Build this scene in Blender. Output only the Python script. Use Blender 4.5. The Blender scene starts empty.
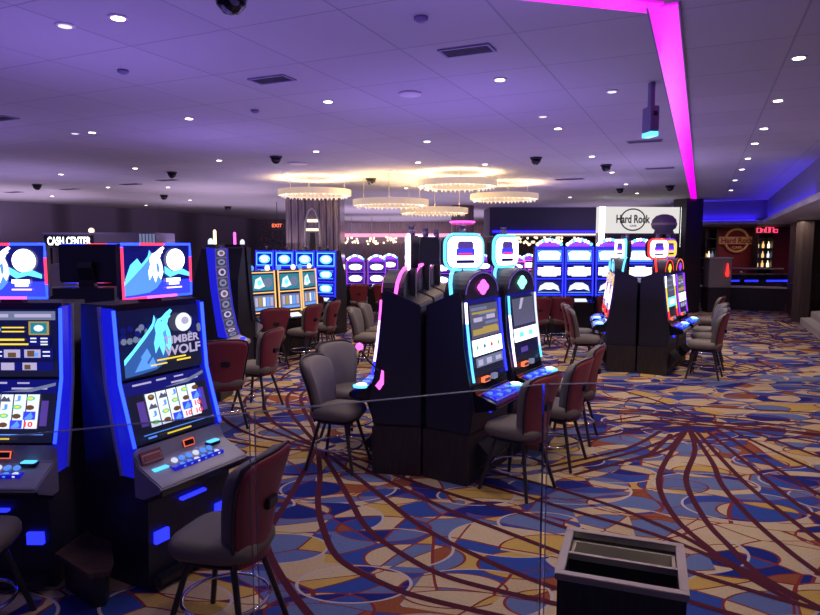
import bpy, bmesh, math, random
from mathutils import Vector, Matrix
random.seed(7)
C = bpy.context.scene.collection
SC = bpy.context.scene
PI = math.pi
# ------------------------------------------------------------------ camera geometry
F = 640.0; HC = 2.15; PITCH = math.atan((307.5 - 245.0) / F)
def ray(x, y):
    u = (x - 410) / F; v = (307.5 - y) / F
    return (u, math.cos(PITCH) + v * math.sin(PITCH), -math.sin(PITCH) + v * math.cos(PITCH))
def onz(x, y, z=0.0):
    d = ray(x, y); t = (z - HC) / d[2]
    return (d[0] * t, d[1] * t)
def atY(x, Y):
    return (x - 410) / F * Y
def zat(y, Y):
    d = ray(410, y)
    return HC + d[2] / d[1] * Y
# ------------------------------------------------------------------ materials
M = {}
def mat(name, col, rough=.5, metal=0.0, spec=.5, trans=0.0, coat=0.0):
    m = bpy.data.materials.new(name); m.use_nodes = True
    b = m.node_tree.nodes['Principled BSDF']
    b.inputs['Base Color'].default_value = (*col, 1); b.inputs['Roughness'].default_value = rough
    b.inputs['Metallic'].default_value = metal; b.inputs['Specular IOR Level'].default_value = spec
    b.inputs['Coat Weight'].default_value = coat
    M[name] = m
    return m
def emi(name, col, s=1.0, base=(.02, .02, .02)):
    m = mat(name, base, .25)
    b = m.node_tree.nodes['Principled BSDF']
    b.inputs['Emission Color'].default_value = (*col, 1); b.inputs['Emission Strength'].default_value = s
    return m
def nd(m, t, **kw):
    n = m.node_tree.nodes.new(t)
    for k, v in kw.items(): setattr(n, k, v)
    return n
def wood(name, c1, c2, scale=(1, 1, 1), rough=.45, wave=9.0):
    m = mat(name, c1, rough); nt = m.node_tree; b = nt.nodes['Principled BSDF']
    tc = nd(m, 'ShaderNodeTexCoord'); mp = nd(m, 'ShaderNodeMapping'); mp.inputs['Scale'].default_value = scale
    n = nd(m, 'ShaderNodeTexNoise'); n.inputs['Scale'].default_value = wave; n.inputs['Detail'].default_value = 5
    r = nd(m, 'ShaderNodeValToRGB'); r.color_ramp.elements[0].color = (*c1, 1); r.color_ramp.elements[1].color = (*c2, 1)
    r.color_ramp.elements[0].position = .35; r.color_ramp.elements[1].position = .68
    L = nt.links.new
    L(tc.outputs['Object'], mp.inputs['Vector']); L(mp.outputs[0], n.inputs['Vector']); L(n.outputs['Fac'], r.inputs['Fac']); L(r.outputs['Color'], b.inputs['Base Color'])
    return m
# plain surfaces
mat('black', (.008, .008, .010), .35); mat('black_gloss', (.006, .006, .009), .12); mat('charcoal', (.02, .02, .026), .5)
mat('dark_side', (.012, .012, .022), .38); mat('console_grey', (.34, .33, .38), .35, .1); mat('silver', (.50, .50, .54), .4, .25)
mat('chrome', (.75, .75, .78), .12, 1.0); mat('steel', (.52, .47, .40), .42, .75); mat('leg_metal', (.035, .03, .028), .4, .3)
mat('seat_grey', (.15, .125, .098), .62); mat('back_grey', (.155, .132, .115), .55); mat('burgundy', (.20, .022, .034), .45); mat('piping', (.015, .012, .014), .35)
mat('gold_frame', (.55, .36, .13), .3, .7); mat('vent_grey', (.035, .03, .05), .6); mat('white_paint', (.62, .58, .60), .6)
mat('stone', (.50, .47, .45), .5); mat('trim_white', (.62, .60, .60), .5); mat('fascia', (.20, .18, .24), .7); mat('soffit_dark', (.05, .045, .10), .6)
mat('red_sticker', (.35, .06, .06), .5); mat('logo_gold', (.42, .24, .12), .5); mat('bar_burgundy', (.20, .022, .04), .6); mat('sign_ink', (.10, .09, .10), .5)
mat('purple_panel', (.20, .17, .30), .5); mat('bin_inside', (.75, .68, .48), .5); mat('frost', (.28, .28, .27), .35); mat('label_pale', (.5, .47, .46), .5)
wood('wood_dark', (.012, .009, .008), (.035, .024, .018), (6, 6, .7)); wood('wood_bin', (.012, .010, .009), (.035, .03, .026), (6, 6, .6), .5)
wood('wood_shelf', (.03, .016, .010), (.10, .055, .03), (1, 9, 1), .4); wood('wall_wood', (.045, .030, .028), (.085, .056, .048), (3, 3, .25), .55, 6)
wood('bronze', (.26, .21, .22), (.52, .42, .36), (7, 7, .4), .22, 4.0); M['bronze'].node_tree.nodes['Principled BSDF'].inputs['Metallic'].default_value = .6
wood('lattice_stone', (.10, .08, .10), (.26, .20, .22), (1, 1, 1), .5, 7.0)
# light giving surfaces
emi('e_white', (1, .98, 1), 3.0); emi('e_soft', (.8, .85, 1), 1.2); emi('e_dim', (.30, .36, .6), .55); emi('e_blue', (.012, .018, 1), 4.0); emi('e_bluesoft', (.006, .008, .62), 1.0)
emi('e_bluedeep', (.006, .010, .30), .55); emi('e_navy', (.004, .006, .06), .7); emi('e_cyan', (.10, .55, 1), 2.2); emi('e_sky', (.10, .30, .95), 1.3)
emi('e_led', (.010, .030, 1), 7.0); emi('e_ledred', (1, .04, .12), 2.0); emi('e_pink', (1, .10, .75), 2.6); emi('e_pinkw', (1, .55, .95), 3.0); emi('e_mint', (.25, 1, .7), 2.2)
emi('e_purple', (.28, .04, .9), 1.6); emi('e_violet', (.12, .06, .40), .8); emi('e_red', (1, .03, .03), 1.6); emi('e_orange', (1, .16, .05), 1.6); emi('e_yellow', (1, .72, .06), 1.2)
emi('e_goldscr', (.80, .55, .12), .55); emi('e_gold', (1, .55, .20), 1.25); emi('e_greyscr', (.16, .16, .26), .6); emi('e_green', (.10, .75, .40), 1.0); emi('e_teal', (.02, .30, .40), .8)
emi('e_brown', (.30, .14, .05), .5); emi('e_magenta', (1, .0, .93), 1.0); emi('e_cove', (.012, .006, 1), 5.0); emi('e_down', (1, .90, .78), 9.0); emi('e_downdim', (.9, .85, .95), 1.1)
emi('e_ring', (1, .80, .52), 3.2); emi('e_ringup', (1, .66, .32), 30.0); emi('e_warm', (1, .74, .45), 2.2); emi('e_sign', (1, .96, .92), .80); emi('e_lilac', (.62, .55, .85), .8)
emi('e_wolf', (.05, .17, .60), .7); emi('e_symbol', (.14, .13, .30), .6); emi('e_symdark', (.03, .03, .10), .5)
emi('e_screenoff', (.012, .014, .04), .6); emi('e_barline', (1, .35, .55), 1.4); emi('e_logo', (.45, .18, .07), .14, (.42, .24, .12))
# ------------------------------------------------------------------ mesh builder
class MB:
    def __init__(s): s.v = []; s.f = []; s.m = []; s.sm = []
    def add(s, vs, fs, m, smooth=False):
        o = len(s.v); s.v += [tuple(p) for p in vs]
        for f in fs: s.f.append([o + i for i in f]); s.m.append(m); s.sm.append(smooth)
        return s
    def poly(s, pts, m): return s.add(pts, [list(range(len(pts)))], m)
    def box(s, lo, hi, m, mx=None):
        x0, y0, z0 = lo; x1, y1, z1 = hi
        vs = [Vector(p) for p in ((x0,y0,z0),(x1,y0,z0),(x1,y1,z0),(x0,y1,z0),(x0,y0,z1),(x1,y0,z1),(x1,y1,z1),(x0,y1,z1))]
        if mx is not None: vs = [mx @ p for p in vs]
        return s.add(vs, [(0,3,2,1),(4,5,6,7),(0,1,5,4),(1,2,6,5),(2,3,7,6),(3,0,4,7)], m)
    def prism(s, prof, x0, x1, m, mx=None, smooth=False):      # profile in (y, z), extruded along x
        n = len(prof)
        a = sum(prof[i][0] * prof[(i + 1) % n][1] - prof[(i + 1) % n][0] * prof[i][1] for i in range(n))
        if a < 0: prof = prof[::-1]
        vs = [Vector((x0, p[0], p[1])) for p in prof] + [Vector((x1, p[0], p[1])) for p in prof]
        if mx is not None: vs = [mx @ p for p in vs]
        fs = [list(range(n))[::-1], list(range(n, 2 * n))] + [(i, (i + 1) % n, n + (i + 1) % n, n + i) for i in range(n)]
        return s.add(vs, fs, m, smooth)
    def slab(s, out, z0, z1, m):                               # outline in (x, y), extruded along z
        n = len(out)
        a = sum(out[i][0] * out[(i + 1) % n][1] - out[(i + 1) % n][0] * out[i][1] for i in range(n))
        if a < 0: out = out[::-1]
        vs = [(p[0], p[1], z0) for p in out] + [(p[0], p[1], z1) for p in out]
        return s.add(vs, [list(range(n))[::-1], list(range(n, 2 * n))] + [(i, (i + 1) % n, n + (i + 1) % n, n + i) for i in range(n)], m)
    def tube(s, pts, r, m, n=8, closed=False):
        pts = [Vector(p) for p in pts]; k = len(pts); rings = []
        up = None
        for i, p in enumerate(pts):
            a = pts[(i - 1) % k] if (closed or i > 0) else p; b = pts[(i + 1) % k] if (closed or i < k - 1) else p
            t = (b - a).normalized()
            ref = up if up is not None else (Vector((0, 0, 1)) if abs(t.z) < .9 else Vector((1, 0, 0)))
            x = ref - t * ref.dot(t)
            if x.length < 1e-5: x = t.orthogonal()
            x.normalize(); up = x; y = t.cross(x)
            rr = r[i] if isinstance(r, (list, tuple)) else r
            rings.append([p + (x * math.cos(2 * PI * j / n) + y * math.sin(2 * PI * j / n)) * rr for j in range(n)])
        vs = [q for R in rings for q in R]; fs = []
        for i in range(k if closed else k - 1):
            i2 = (i + 1) % k
            for j in range(n): fs.append((i * n + j, i * n + (j + 1) % n, i2 * n + (j + 1) % n, i2 * n + j))
        s.add(vs, fs, m, True)
        if not closed:
            s.add(rings[0], [list(range(n))[::-1]], m); s.add(rings[-1], [list(range(n))], m)
        return s
    def lathe(s, prof, c, m, n=20, mx=None):                   # profile (r, z) from bottom to top around z
        vs = []; fs = []
        for r, z in prof:
            for j in range(n):
                p = Vector((r * math.cos(2 * PI * j / n), r * math.sin(2 * PI * j / n), z))
                if mx is not None: p = mx @ p
                vs.append(p + Vector(c))
        for i in range(len(prof) - 1):
            for j in range(n): fs.append((i * n + j, i * n + (j + 1) % n, (i + 1) * n + (j + 1) % n, (i + 1) * n + j))
        fs.append(list(range(n))[::-1]); fs.append([(len(prof) - 1) * n + j for j in range(n)])
        return s.add(vs, fs, m, True)
    def grid(s, fr, bk, m):                                    # closed solid between two equal grids of points
        nv = len(fr); nu = len(fr[0]); vs = [p for r in fr for p in r] + [p for r in bk for p in r]; o = nv * nu; fs = []
        for i in range(nv - 1):
            for j in range(nu - 1):
                a = i * nu + j
                fs.append((a, a + 1, a + nu + 1, a + nu)); fs.append((o + a, o + a + nu, o + a + nu + 1, o + a + 1))
        for j in range(nu - 1):
            fs.append((j, o + j, o + j + 1, j + 1)); a = (nv - 1) * nu + j; fs.append((a, a + 1, o + a + 1, o + a))
        for i in range(nv - 1):
            a = i * nu; fs.append((a, a + nu, o + a + nu, o + a)); a = i * nu + nu - 1; fs.append((a, o + a, o + a + nu, a + nu))
        return s.add(vs, fs, m, True)
    def cushion(s, w, d, z0, z1, m, taper=.9, n=28, c=(0, 0)):
        prof = [(.80, 0), (.93, .12), (1, .35), (1, .62), (.95, .86), (.82, 1.0), (.5, 1.03)]
        vs = []; fs = []
        for k, z in prof:
            for j in range(n):
                t = 2 * PI * j / n; ct, st = math.cos(t), math.sin(t)
                x = math.copysign(abs(ct) ** .55, ct); y = math.copysign(abs(st) ** .55, st)
                wx = w / 2 * (1 - (1 - taper) * (y + 1) / 2)
                vs.append((c[0] + x * wx * k, c[1] + y * d / 2 * k, z0 + (z1 - z0) * z))
        for i in range(len(prof) - 1):
            for j in range(n): fs.append((i * n + j, i * n + (j + 1) % n, (i + 1) * n + (j + 1) % n, (i + 1) * n + j))
        fs.append(list(range(n))[::-1]); fs.append([(len(prof) - 1) * n + j for j in range(n)])
        return s.add(vs, fs, m, True)
    def text(s, t, org, xd, yd, size, m, fit=None):            # org = centre of the text
        vs, fs, w, h = text_mesh(t)
        k = size / h
        kx = k if fit is None else fit / w
        xd = Vector(xd); yd = Vector(yd); org = Vector(org)
        return s.add([org + xd * ((x - w / 2) * kx) + yd * ((y - h / 2) * k) for x, y in vs], fs, m)
    def build(s, name, parent=None, bevel=0.0, loc=None):
        me = bpy.data.meshes.new(name)
        me.from_pydata(s.v, [], s.f); me.update()
        names = []
        for q in s.m:
            if q not in names: names.append(q)
        for q in names: me.materials.append(M[q])
        for i, p in enumerate(me.polygons): p.material_index = names.index(s.m[i]); p.use_smooth = s.sm[i]
        if bevel:
            bm = bmesh.new(); bm.from_mesh(me)
            bmesh.ops.remove_doubles(bm, verts=bm.verts, dist=1e-5)
            ed = [e for e in bm.edges if len(e.link_faces) == 2 and e.calc_face_angle(0) > .5]
            bmesh.ops.bevel(bm, geom=ed, offset=bevel, segments=2, affect='EDGES', clamp_overlap=True)
            bm.to_mesh(me); bm.free()
        o = bpy.data.objects.new(name, me); C.objects.link(o)
        if parent is not None: o.parent = parent
        if loc is not None: o.location = loc
        return o
_tx = {}
def text_mesh(t):
    if t in _tx: return _tx[t]
    cu = bpy.data.curves.new('lettering', 'FONT'); cu.body = t; cu.resolution_u = 3; cu.offset = .032
    ob = bpy.data.objects.new('lettering', cu); C.objects.link(ob)
    bpy.context.view_layer.update()
    me = ob.evaluated_get(bpy.context.evaluated_depsgraph_get()).to_mesh()
    vs = [(v.co.x, v.co.y) for v in me.vertices]; fs = [list(p.vertices) for p in me.polygons]
    x0 = min(v[0] for v in vs); y0 = min(v[1] for v in vs)
    vs = [(x - x0, y - y0) for x, y in vs]
    w = max(v[0] for v in vs); h = max(v[1] for v in vs)
    bpy.data.objects.remove(ob); bpy.data.curves.remove(cu)
    _tx[t] = (vs, fs, w, h)
    return _tx[t]
class Scr:                                                     # a flat lit face with its picture, one mesh
    def __init__(s, bl, br, tl, base, d=.0012):
        s.o = Vector(bl); s.U = Vector(br) - s.o; s.V = Vector(tl) - s.o
        s.n = s.U.cross(s.V).normalized(); s.k = 0; s.d = d; s.b = MB()
        s.rect(0, 0, 1, 1, base)
    def p(s, u, v): return s.o + s.U * u + s.V * v + s.n * (s.k * s.d)
    def poly(s, pts, m): s.b.poly([s.p(*q) for q in pts], m); s.k += 1; return s
    def rect(s, u0, v0, u1, v1, m): return s.poly([(u0, v0), (u1, v0), (u1, v1), (u0, v1)], m)
    def rects(s, L, m):
        for u0, v0, u1, v1 in L: s.b.poly([s.p(u0, v0), s.p(u1, v0), s.p(u1, v1), s.p(u0, v1)], m)
        s.k += 1; return s
    def disc(s, u, v, ru, rv, m, n=20): return s.poly([(u + ru * math.cos(2 * PI * i / n), v + rv * math.sin(2 * PI * i / n)) for i in range(n)], m)
    def text(s, t, u, v, hv, m, fu=None):
        s.b.text(t, s.p(u, v), s.U.normalized(), s.V.normalized(), hv * s.V.length, m, None if fu is None else fu * s.U.length); s.k += 1; return s
    def frame(s, m, w=.03, out=.0):
        a = -out; b = 1 + out
        wu = w; wv = w * s.U.length / s.V.length
        return s.rects([(a, a, b, wv + a), (a, b - wv, b, b), (a, a, a + wu, b), (b - wu, a, b, b)], m)
    def build(s, name, parent): return s.b.build(name, parent)
# ------------------------------------------------------------------ object helpers
def thing(name, label, cat, loc=(0, 0, 0), rz=0.0, group=None):
    o = bpy.data.objects.new(name, None); C.objects.link(o); o.empty_display_size = .1
    o.location = loc; o.rotation_euler = (0, 0, rz); o['label'] = label; o['category'] = cat
    if group: o['group'] = group
    return o
def tag(o, label, cat, group=None):
    o['label'] = label; o['category'] = cat
    if group: o['group'] = group
    return o
def struct(o): o['kind'] = 'structure'; return o
def dup(root, loc, rz, label=None):
    r = root.copy(); C.objects.link(r); r.location = loc; r.rotation_euler = (0, 0, rz)
    if label: r['label'] = label
    for ch in list(root.children):
        c = ch.copy(); C.objects.link(c); c.parent = r
        for g in list(ch.children):
            d = g.copy(); C.objects.link(d); d.parent = c
    return r
def area(loc, size, power, col, rot=(0, 0, 0), spread=PI):
    l = bpy.data.lights.new('fill_light', 'AREA'); l.shape = 'DISK'; l.size = size; l.energy = power; l.color = col; l.spread = spread
    o = bpy.data.objects.new('fill_light', l); C.objects.link(o); o.location = loc; o.rotation_euler = rot
    return o
# ------------------------------------------------------------------ world and render look
w = bpy.data.worlds.new('world'); SC.world = w; w.use_nodes = True
w.node_tree.nodes['Background'].inputs['Color'].default_value = (.22, .16, .85, 1)
w.node_tree.nodes['Background'].inputs['Strength'].default_value = .42
SC.view_settings.view_transform = 'Standard'; SC.view_settings.look = 'None'; SC.view_settings.gamma = 1
SC.view_settings.use_curve_mapping = False; SC.view_settings.exposure = 0.0
SC.cycles.use_denoising = True; SC.cycles.max_bounces = 6; SC.cycles.transparent_max_bounces = 16
SC.cycles.caustics_reflective = False; SC.cycles.caustics_refractive = False; SC.cycles.sample_clamp_indirect = 4
# ------------------------------------------------------------------ camera
cd = bpy.data.cameras.new('camera'); cam = bpy.data.objects.new('camera', cd); C.objects.link(cam)
cd.sensor_fit = 'HORIZONTAL'; cd.sensor_width = 36; cd.lens = 36 * F / 820; cd.clip_start = .05; cd.clip_end = 200
cam.location = (0, 0, HC); cam.rotation_euler = (PI / 2 - PITCH, 0, 0); SC.camera = cam
AX = math.radians(24.5); ux, uy = math.sin(AX), math.cos(AX)
# ------------------------------------------------------------------ carpet
def carpet():
    m = mat('carpet', (.5, .4, .3), .95, spec=.1); nt = m.node_tree; L = nt.links.new; b = nt.nodes['Principled BSDF']
    def mth(op, a, c=None, d=None, clamp=False):
        n = nd(m, 'ShaderNodeMath', operation=op); n.use_clamp = clamp
        for i, q in enumerate((a, c, d)):
            if q is None: continue
            if isinstance(q, (int, float)): n.inputs[i].default_value = q
            else: L(q, n.inputs[i])
        return n.outputs[0]
    geo = nd(m, 'ShaderNodeNewGeometry')
    n1 = nd(m, 'ShaderNodeTexNoise'); n1.inputs['Scale'].default_value = .75; n1.inputs['Detail'].default_value = 1
    L(geo.outputs['Position'], n1.inputs['Vector'])
    sub = nd(m, 'ShaderNodeVectorMath', operation='MULTIPLY_ADD'); sub.inputs[1].default_value = (.6, .6, 0)
    L(n1.outputs['Color'], sub.inputs[0]); L(geo.outputs['Position'], sub.inputs[2])
    def vor(scale, rot, st, feat='F1', src=None, off=0.0):
        mp = nd(m, 'ShaderNodeMapping'); mp.inputs['Rotation'].default_value = (0, 0, rot); mp.inputs['Scale'].default_value = (st, 1, 1); mp.inputs['Location'].default_value = (off, off * .7, 0)
        L(src or sub.outputs[0], mp.inputs['Vector'])
        v = nd(m, 'ShaderNodeTexVoronoi', voronoi_dimensions='2D', feature=feat); v.inputs['Scale'].default_value = scale
        L(mp.outputs[0], v.inputs['Vector']); return v
    A = vor(2.6, .5, .6); Ae = vor(2.6, .5, .6, 'DISTANCE_TO_EDGE'); D = vor(1.85, -.9, .5, off=11.0); De = vor(1.85, -.9, .5, 'DISTANCE_TO_EDGE', off=11.0)
    B = vor(1.7, -.4, .62, off=3.3, src=geo.outputs['Position']); Cc = vor(2.1, 1.2, .6, off=7.1, src=geo.outputs['Position'])
    def sep(v):
        s = nd(m, 'ShaderNodeSeparateColor'); L(v.outputs['Color'], s.inputs[0]); return s
    a = sep(A).outputs[0]; sb = sep(B); sc = sep(Cc)
    rb = mth('MULTIPLY_ADD', sb.outputs[1], .25, .34); rc = mth('MULTIPLY_ADD', sc.outputs[1], .2, .30)
    ib = mth('LESS_THAN', B.outputs['Distance'], rb); ic = mth('LESS_THAN', Cc.outputs['Distance'], rc)
    h = mth('FRACT', mth('ADD', mth('ADD', mth('MULTIPLY_ADD', a, 5.3, mth('MULTIPLY', sep(D).outputs[0], 3.7)), mth('MULTIPLY', ib, mth('MULTIPLY_ADD', sb.outputs[0], .6, .23))), mth('MULTIPLY', ic, mth('MULTIPLY_ADD', sc.outputs[0], .5, .37))))
    ramp = nd(m, 'ShaderNodeValToRGB'); cr = ramp.color_ramp; cr.interpolation = 'CONSTANT'
    cols = [(0, (.54, .42, .26)), (.20, (.032, .068, .30)), (.37, (.52, .39, .23)), (.50, (.12, .165, .33)), (.63, (.012, .022, .18)), (.77, (.52, .34, .09)), (.88, (.27, .08, .035)), (.935, (.11, .15, .33))]
    cr.elements[0].position = 0; cr.elements[0].color = (*cols[0][1], 1); cr.elements[1].position = cols[1][0]; cr.elements[1].color = (*cols[1][1], 1)
    for p, c in cols[2:]: e = cr.elements.new(p); e.color = (*c, 1)
    L(h, ramp.inputs[0])
    def mix(fac, x, col):
        n = nd(m, 'ShaderNodeMix', data_type='RGBA'); L(fac, n.inputs[0]); L(x, n.inputs[6]); n.inputs[7].default_value = (*col, 1); return n.outputs[2]
    lineA = mth('MAXIMUM', mth('LESS_THAN', Ae.outputs['Distance'], .014), mth('LESS_THAN', De.outputs['Distance'], .011))
    lb = mth('LESS_THAN', mth('ABSOLUTE', mth('SUBTRACT', B.outputs['Distance'], rb)), .011)
    lc = mth('LESS_THAN', mth('ABSOLUTE', mth('SUBTRACT', Cc.outputs['Distance'], rc)), .012)
    x = mix(lineA, ramp.outputs[0], (.22, .03, .03)); x = mix(lc, x, (.22, .03, .03)); x = mix(lb, x, (.50, .43, .42))
    n2 = nd(m, 'ShaderNodeTexNoise'); n2.inputs['Scale'].default_value = 60; n2.inputs['Detail'].default_value = 3; L(geo.outputs['Position'], n2.inputs['Vector'])
    mm = nd(m, 'ShaderNodeMix', data_type='RGBA', blend_type='MULTIPLY'); mm.inputs[0].default_value = 1
    L(x, mm.inputs[6]); g = mth('MULTIPLY_ADD', n2.outputs['Fac'], .5, .75)
    cmb = nd(m, 'ShaderNodeCombineColor'); [L(g, cmb.inputs[i]) for i in range(3)]
    L(cmb.outputs[0], mm.inputs[7]); L(mm.outputs[2], b.inputs['Base Color'])
carpet(); mat('carpet_band', (.085, .016, .03), .95, spec=.1)
fl = MB(); fl.poly([(-34, -4, 0), (40, -4, 0), (40, 62, 0), (-34, 62, 0)], 'carpet')
def spline(P, n=7):
    out = []
    for i in range(len(P) - 1):
        p0 = P[max(i - 1, 0)]; p1 = P[i]; p2 = P[i + 1]; p3 = P[min(i + 2, len(P) - 1)]
        for k in range(n):
            t = k / n
            out.append(tuple(.5 * (2 * p1[j] + (p2[j] - p0[j]) * t + (2 * p0[j] - 5 * p1[j] + 4 * p2[j] - p3[j]) * t * t + (3 * p1[j] - p0[j] - 3 * p2[j] + p3[j]) * t ** 3) for j in range(2)))
    return out + [P[-1]]
_bz = [0]
def band(P, w=.052, tf=lambda p: p):
    q = [Vector(tf(p)) for p in spline(P)]
    _bz[0] += 1; z = .001 + .0001 * (_bz[0] % 25)
    n = len(q); vs = []
    for i in range(n):
        t = (q[min(i + 1, n - 1)] - q[max(i - 1, 0)])
        if t.length < 1e-6: t = Vector((1, 0))
        t.normalize(); nn = Vector((-t.y, t.x)) * (w / 2)
        a = q[i] + nn; c = q[i] - nn
        vs += [(a.x, a.y, z), (c.x, c.y, z)]
    fl.add(vs, [(2 * i, 2 * i + 1, 2 * i + 3, 2 * i + 2) for i in range(n - 1)], 'carpet_band')
G = lambda L: [onz(*p) for p in L]
fanR = [G(l) for l in (
    [(689, 429), (695, 450), (686, 480), (704, 518), (728, 545), (760, 575), (820, 608)], [(686, 431), (663, 466), (660, 490), (677, 520), (706, 546), (743, 574), (790, 600)],
    [(690, 430), (712, 462), (722, 485), (751, 518), (785, 548), (820, 574), (870, 605)], [(695, 430), (742, 480), (789, 518), (830, 548), (880, 580)],
    [(704, 429), (745, 462), (789, 498), (820, 519), (880, 553)], [(716, 429), (760, 458), (820, 495), (880, 522)], [(730, 430), (772, 450), (820, 472), (880, 496)],
    [(745, 430), (777, 441), (820, 457), (880, 474)], [(660, 418), (700, 424), (740, 429), (786, 432), (850, 441)], [(640, 414), (690, 419), (740, 424), (800, 425)],
    [(655, 421), (690, 426), (730, 429), (780, 436), (840, 447)], [(684, 431), (672, 446), (660, 452), (636, 460)])]
fanL = [G(l) for l in (
    [(316, 449), (306, 468), (288, 500), (270, 530), (268, 550), (290, 590), (330, 640)], [(318, 450), (320, 475), (318, 500), (322, 525), (339, 559), (388, 586), (430, 600), (507, 618)],
    [(320, 450), (334, 472), (350, 500), (366, 527), (400, 553), (450, 578), (551, 603), (650, 625)], [(322, 450), (350, 472), (390, 503), (420, 526), (470, 553), (551, 587), (640, 612)],
    [(326, 450), (366, 470), (400, 487), (450, 511), (500, 530), (552, 550), (640, 584), (700, 605), (760, 622)], [(332, 450), (375, 465), (400, 477), (460, 497), (520, 513), (566, 528), (640, 552), (687, 571), (772, 597), (840, 615)],
    [(340, 450), (400, 462), (460, 478), (520, 495), (580, 513), (640, 530), (695, 550), (743, 572), (800, 600)], [(345, 448), (430, 458), (500, 474), (560, 490), (620, 509), (680, 535), (730, 563), (790, 594)],
    [(315, 449), (288, 443), (255, 436), (230, 424), (214, 408), (214, 392)], [(316, 447), (285, 436), (258, 424), (244, 410), (252, 393), (290, 376)], [(316, 446), (295, 435), (272, 421), (264, 404), (275, 391), (310, 382)],
    [(317, 444), (304, 430), (290, 412), (288, 396), (302, 386)], [(318, 443), (312, 424), (303, 408), (302, 394), (316, 386)], [(314, 450), (280, 449), (244, 444), (215, 436), (200, 424)])]
mid = [G(l) for l in (
    [(548, 450), (590, 440), (640, 431), (690, 427)], [(545, 474), (590, 463), (640, 450), (684, 432)], [(550, 430), (600, 424), (650, 421), (690, 424)], [(556, 437), (610, 432), (660, 425)],
    [(540, 412), (590, 410), (640, 412), (690, 420)], [(545, 395), (600, 397), (650, 404), (690, 417)], [(560, 380), (610, 388), (660, 402), (700, 418)], [(661, 431), (640, 443), (615, 452), (548, 467)], [(671, 434), (655, 450), (641, 457), (574, 475)], [(641, 416), (579, 426), (553, 431)], [(600, 413), (660, 415), (740, 420), (820, 432), (860, 440)], [(560, 404), (640, 410), (720, 416), (820, 424), (860, 428)], [(580, 398), (660, 404), (760, 410), (840, 414)], [(640, 420), (700, 422), (760, 427), (830, 437)], [(670, 424), (720, 426), (790, 431), (850, 438)])]
for P in fanR + fanL + mid: band(P)
fx, fy = onz(690, 428)
for (dx, dy, sx, sy, rot) in ((4.6, .6, 1, 1, 0), (-.4, 6.2, 1, -.9, .15), (4.4, 6.4, 1, -.9, .1), (-5.2, 5.2, 1, 1, -.2), (2.0, 11.5, 1, 1, .3), (7.2, 11.0, 1, 1, .2), (-4.6, 10.5, 1, .9, 0), (8.6, 3.2, 1, 1, .3), (-2.4, 3.2, -.8, -.7, .4), (9.5, 7.5, 1, -1, .3), (1.5, 8.5, 1.2, .8, -.1), (5.5, 8.2, 1.2, -.8, .35), (-2.6, 7.8, 1.1, .8, .1), (4.2, 13.5, 1.3, .8, .2), (-1, 14, 1.3, .8, 0), (9, 10, 1.2, 1, .4), (6.2, 3.0, 1.1, .9, .1), (2.4, 3.4, 1.1, -.7, .25), (6.6, 5.2, 1.1, -.8, .2)):
    def tf(p, dx=dx, dy=dy, sx=sx, sy=sy, rot=rot):
        x = (p[0] - fx) * sx; y = (p[1] - fy) * sy
        return (fx + dx + x * math.cos(rot) - y * math.sin(rot), fy + dy + x * math.sin(rot) + y * math.cos(rot))
    for P in fanR[:9]: band(P, .052, tf)
struct(fl.build('floor'))
# ------------------------------------------------------------------ ceiling
def ceiling_mat():
    m = mat('ceiling_panels', (.45, .44, .46), .8); nt = m.node_tree; L = nt.links.new; b = nt.nodes['Principled BSDF']
    geo = nd(m, 'ShaderNodeNewGeometry'); mp = nd(m, 'ShaderNodeMapping', vector_type='POINT')
    mp.inputs['Rotation'].default_value = (0, 0, AX); mp.inputs['Location'].default_value = (-.52, -.04, 0)
    L(geo.outputs['Position'], mp.inputs['Vector'])
    sc = nd(m, 'ShaderNodeVectorMath', operation='SCALE'); sc.inputs['Scale'].default_value = 1 / .88; L(mp.outputs[0], sc.inputs[0])
    fr = nd(m, 'ShaderNodeVectorMath', operation='FRACTION'); L(sc.outputs[0], fr.inputs[0])
    sp = nd(m, 'ShaderNodeSeparateXYZ'); L(fr.outputs[0], sp.inputs[0])
    lt = []
    for i in range(2):
        n = nd(m, 'ShaderNodeMath', operation='LESS_THAN'); n.inputs[1].default_value = .018; L(sp.outputs[i], n.inputs[0]); lt.append(n)
    mx = nd(m, 'ShaderNodeMath', operation='MAXIMUM'); L(lt[0].outputs[0], mx.inputs[0]); L(lt[1].outputs[0], mx.inputs[1])
    flo = nd(m, 'ShaderNodeVectorMath', operation='FLOOR'); L(sc.outputs[0], flo.inputs[0])
    wn = nd(m, 'ShaderNodeTexWhiteNoise', noise_dimensions='2D'); L(flo.outputs[0], wn.inputs['Vector'])
    val = nd(m, 'ShaderNodeMapRange'); val.inputs[3].default_value = .43; val.inputs[4].default_value = .47; L(wn.outputs['Value'], val.inputs[0])
    k = nd(m, 'ShaderNodeMath', operation='MULTIPLY'); k.inputs[1].default_value = .13; L(mx.outputs[0], k.inputs[0])
    v2 = nd(m, 'ShaderNodeMath', operation='SUBTRACT'); L(val.outputs[0], v2.inputs[0]); L(k.outputs[0], v2.inputs[1])
    cc = nd(m, 'ShaderNodeCombineColor'); [L(v2.outputs[0], cc.inputs[i]) for i in range(3)]
    L(cc.outputs[0], b.inputs['Base Color'])
ceiling_mat(); CZ = 3.6
struct(MB().box((-34, -4, CZ), (40, 62, CZ + .2), 'ceiling_panels').build('ceiling'))
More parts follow.
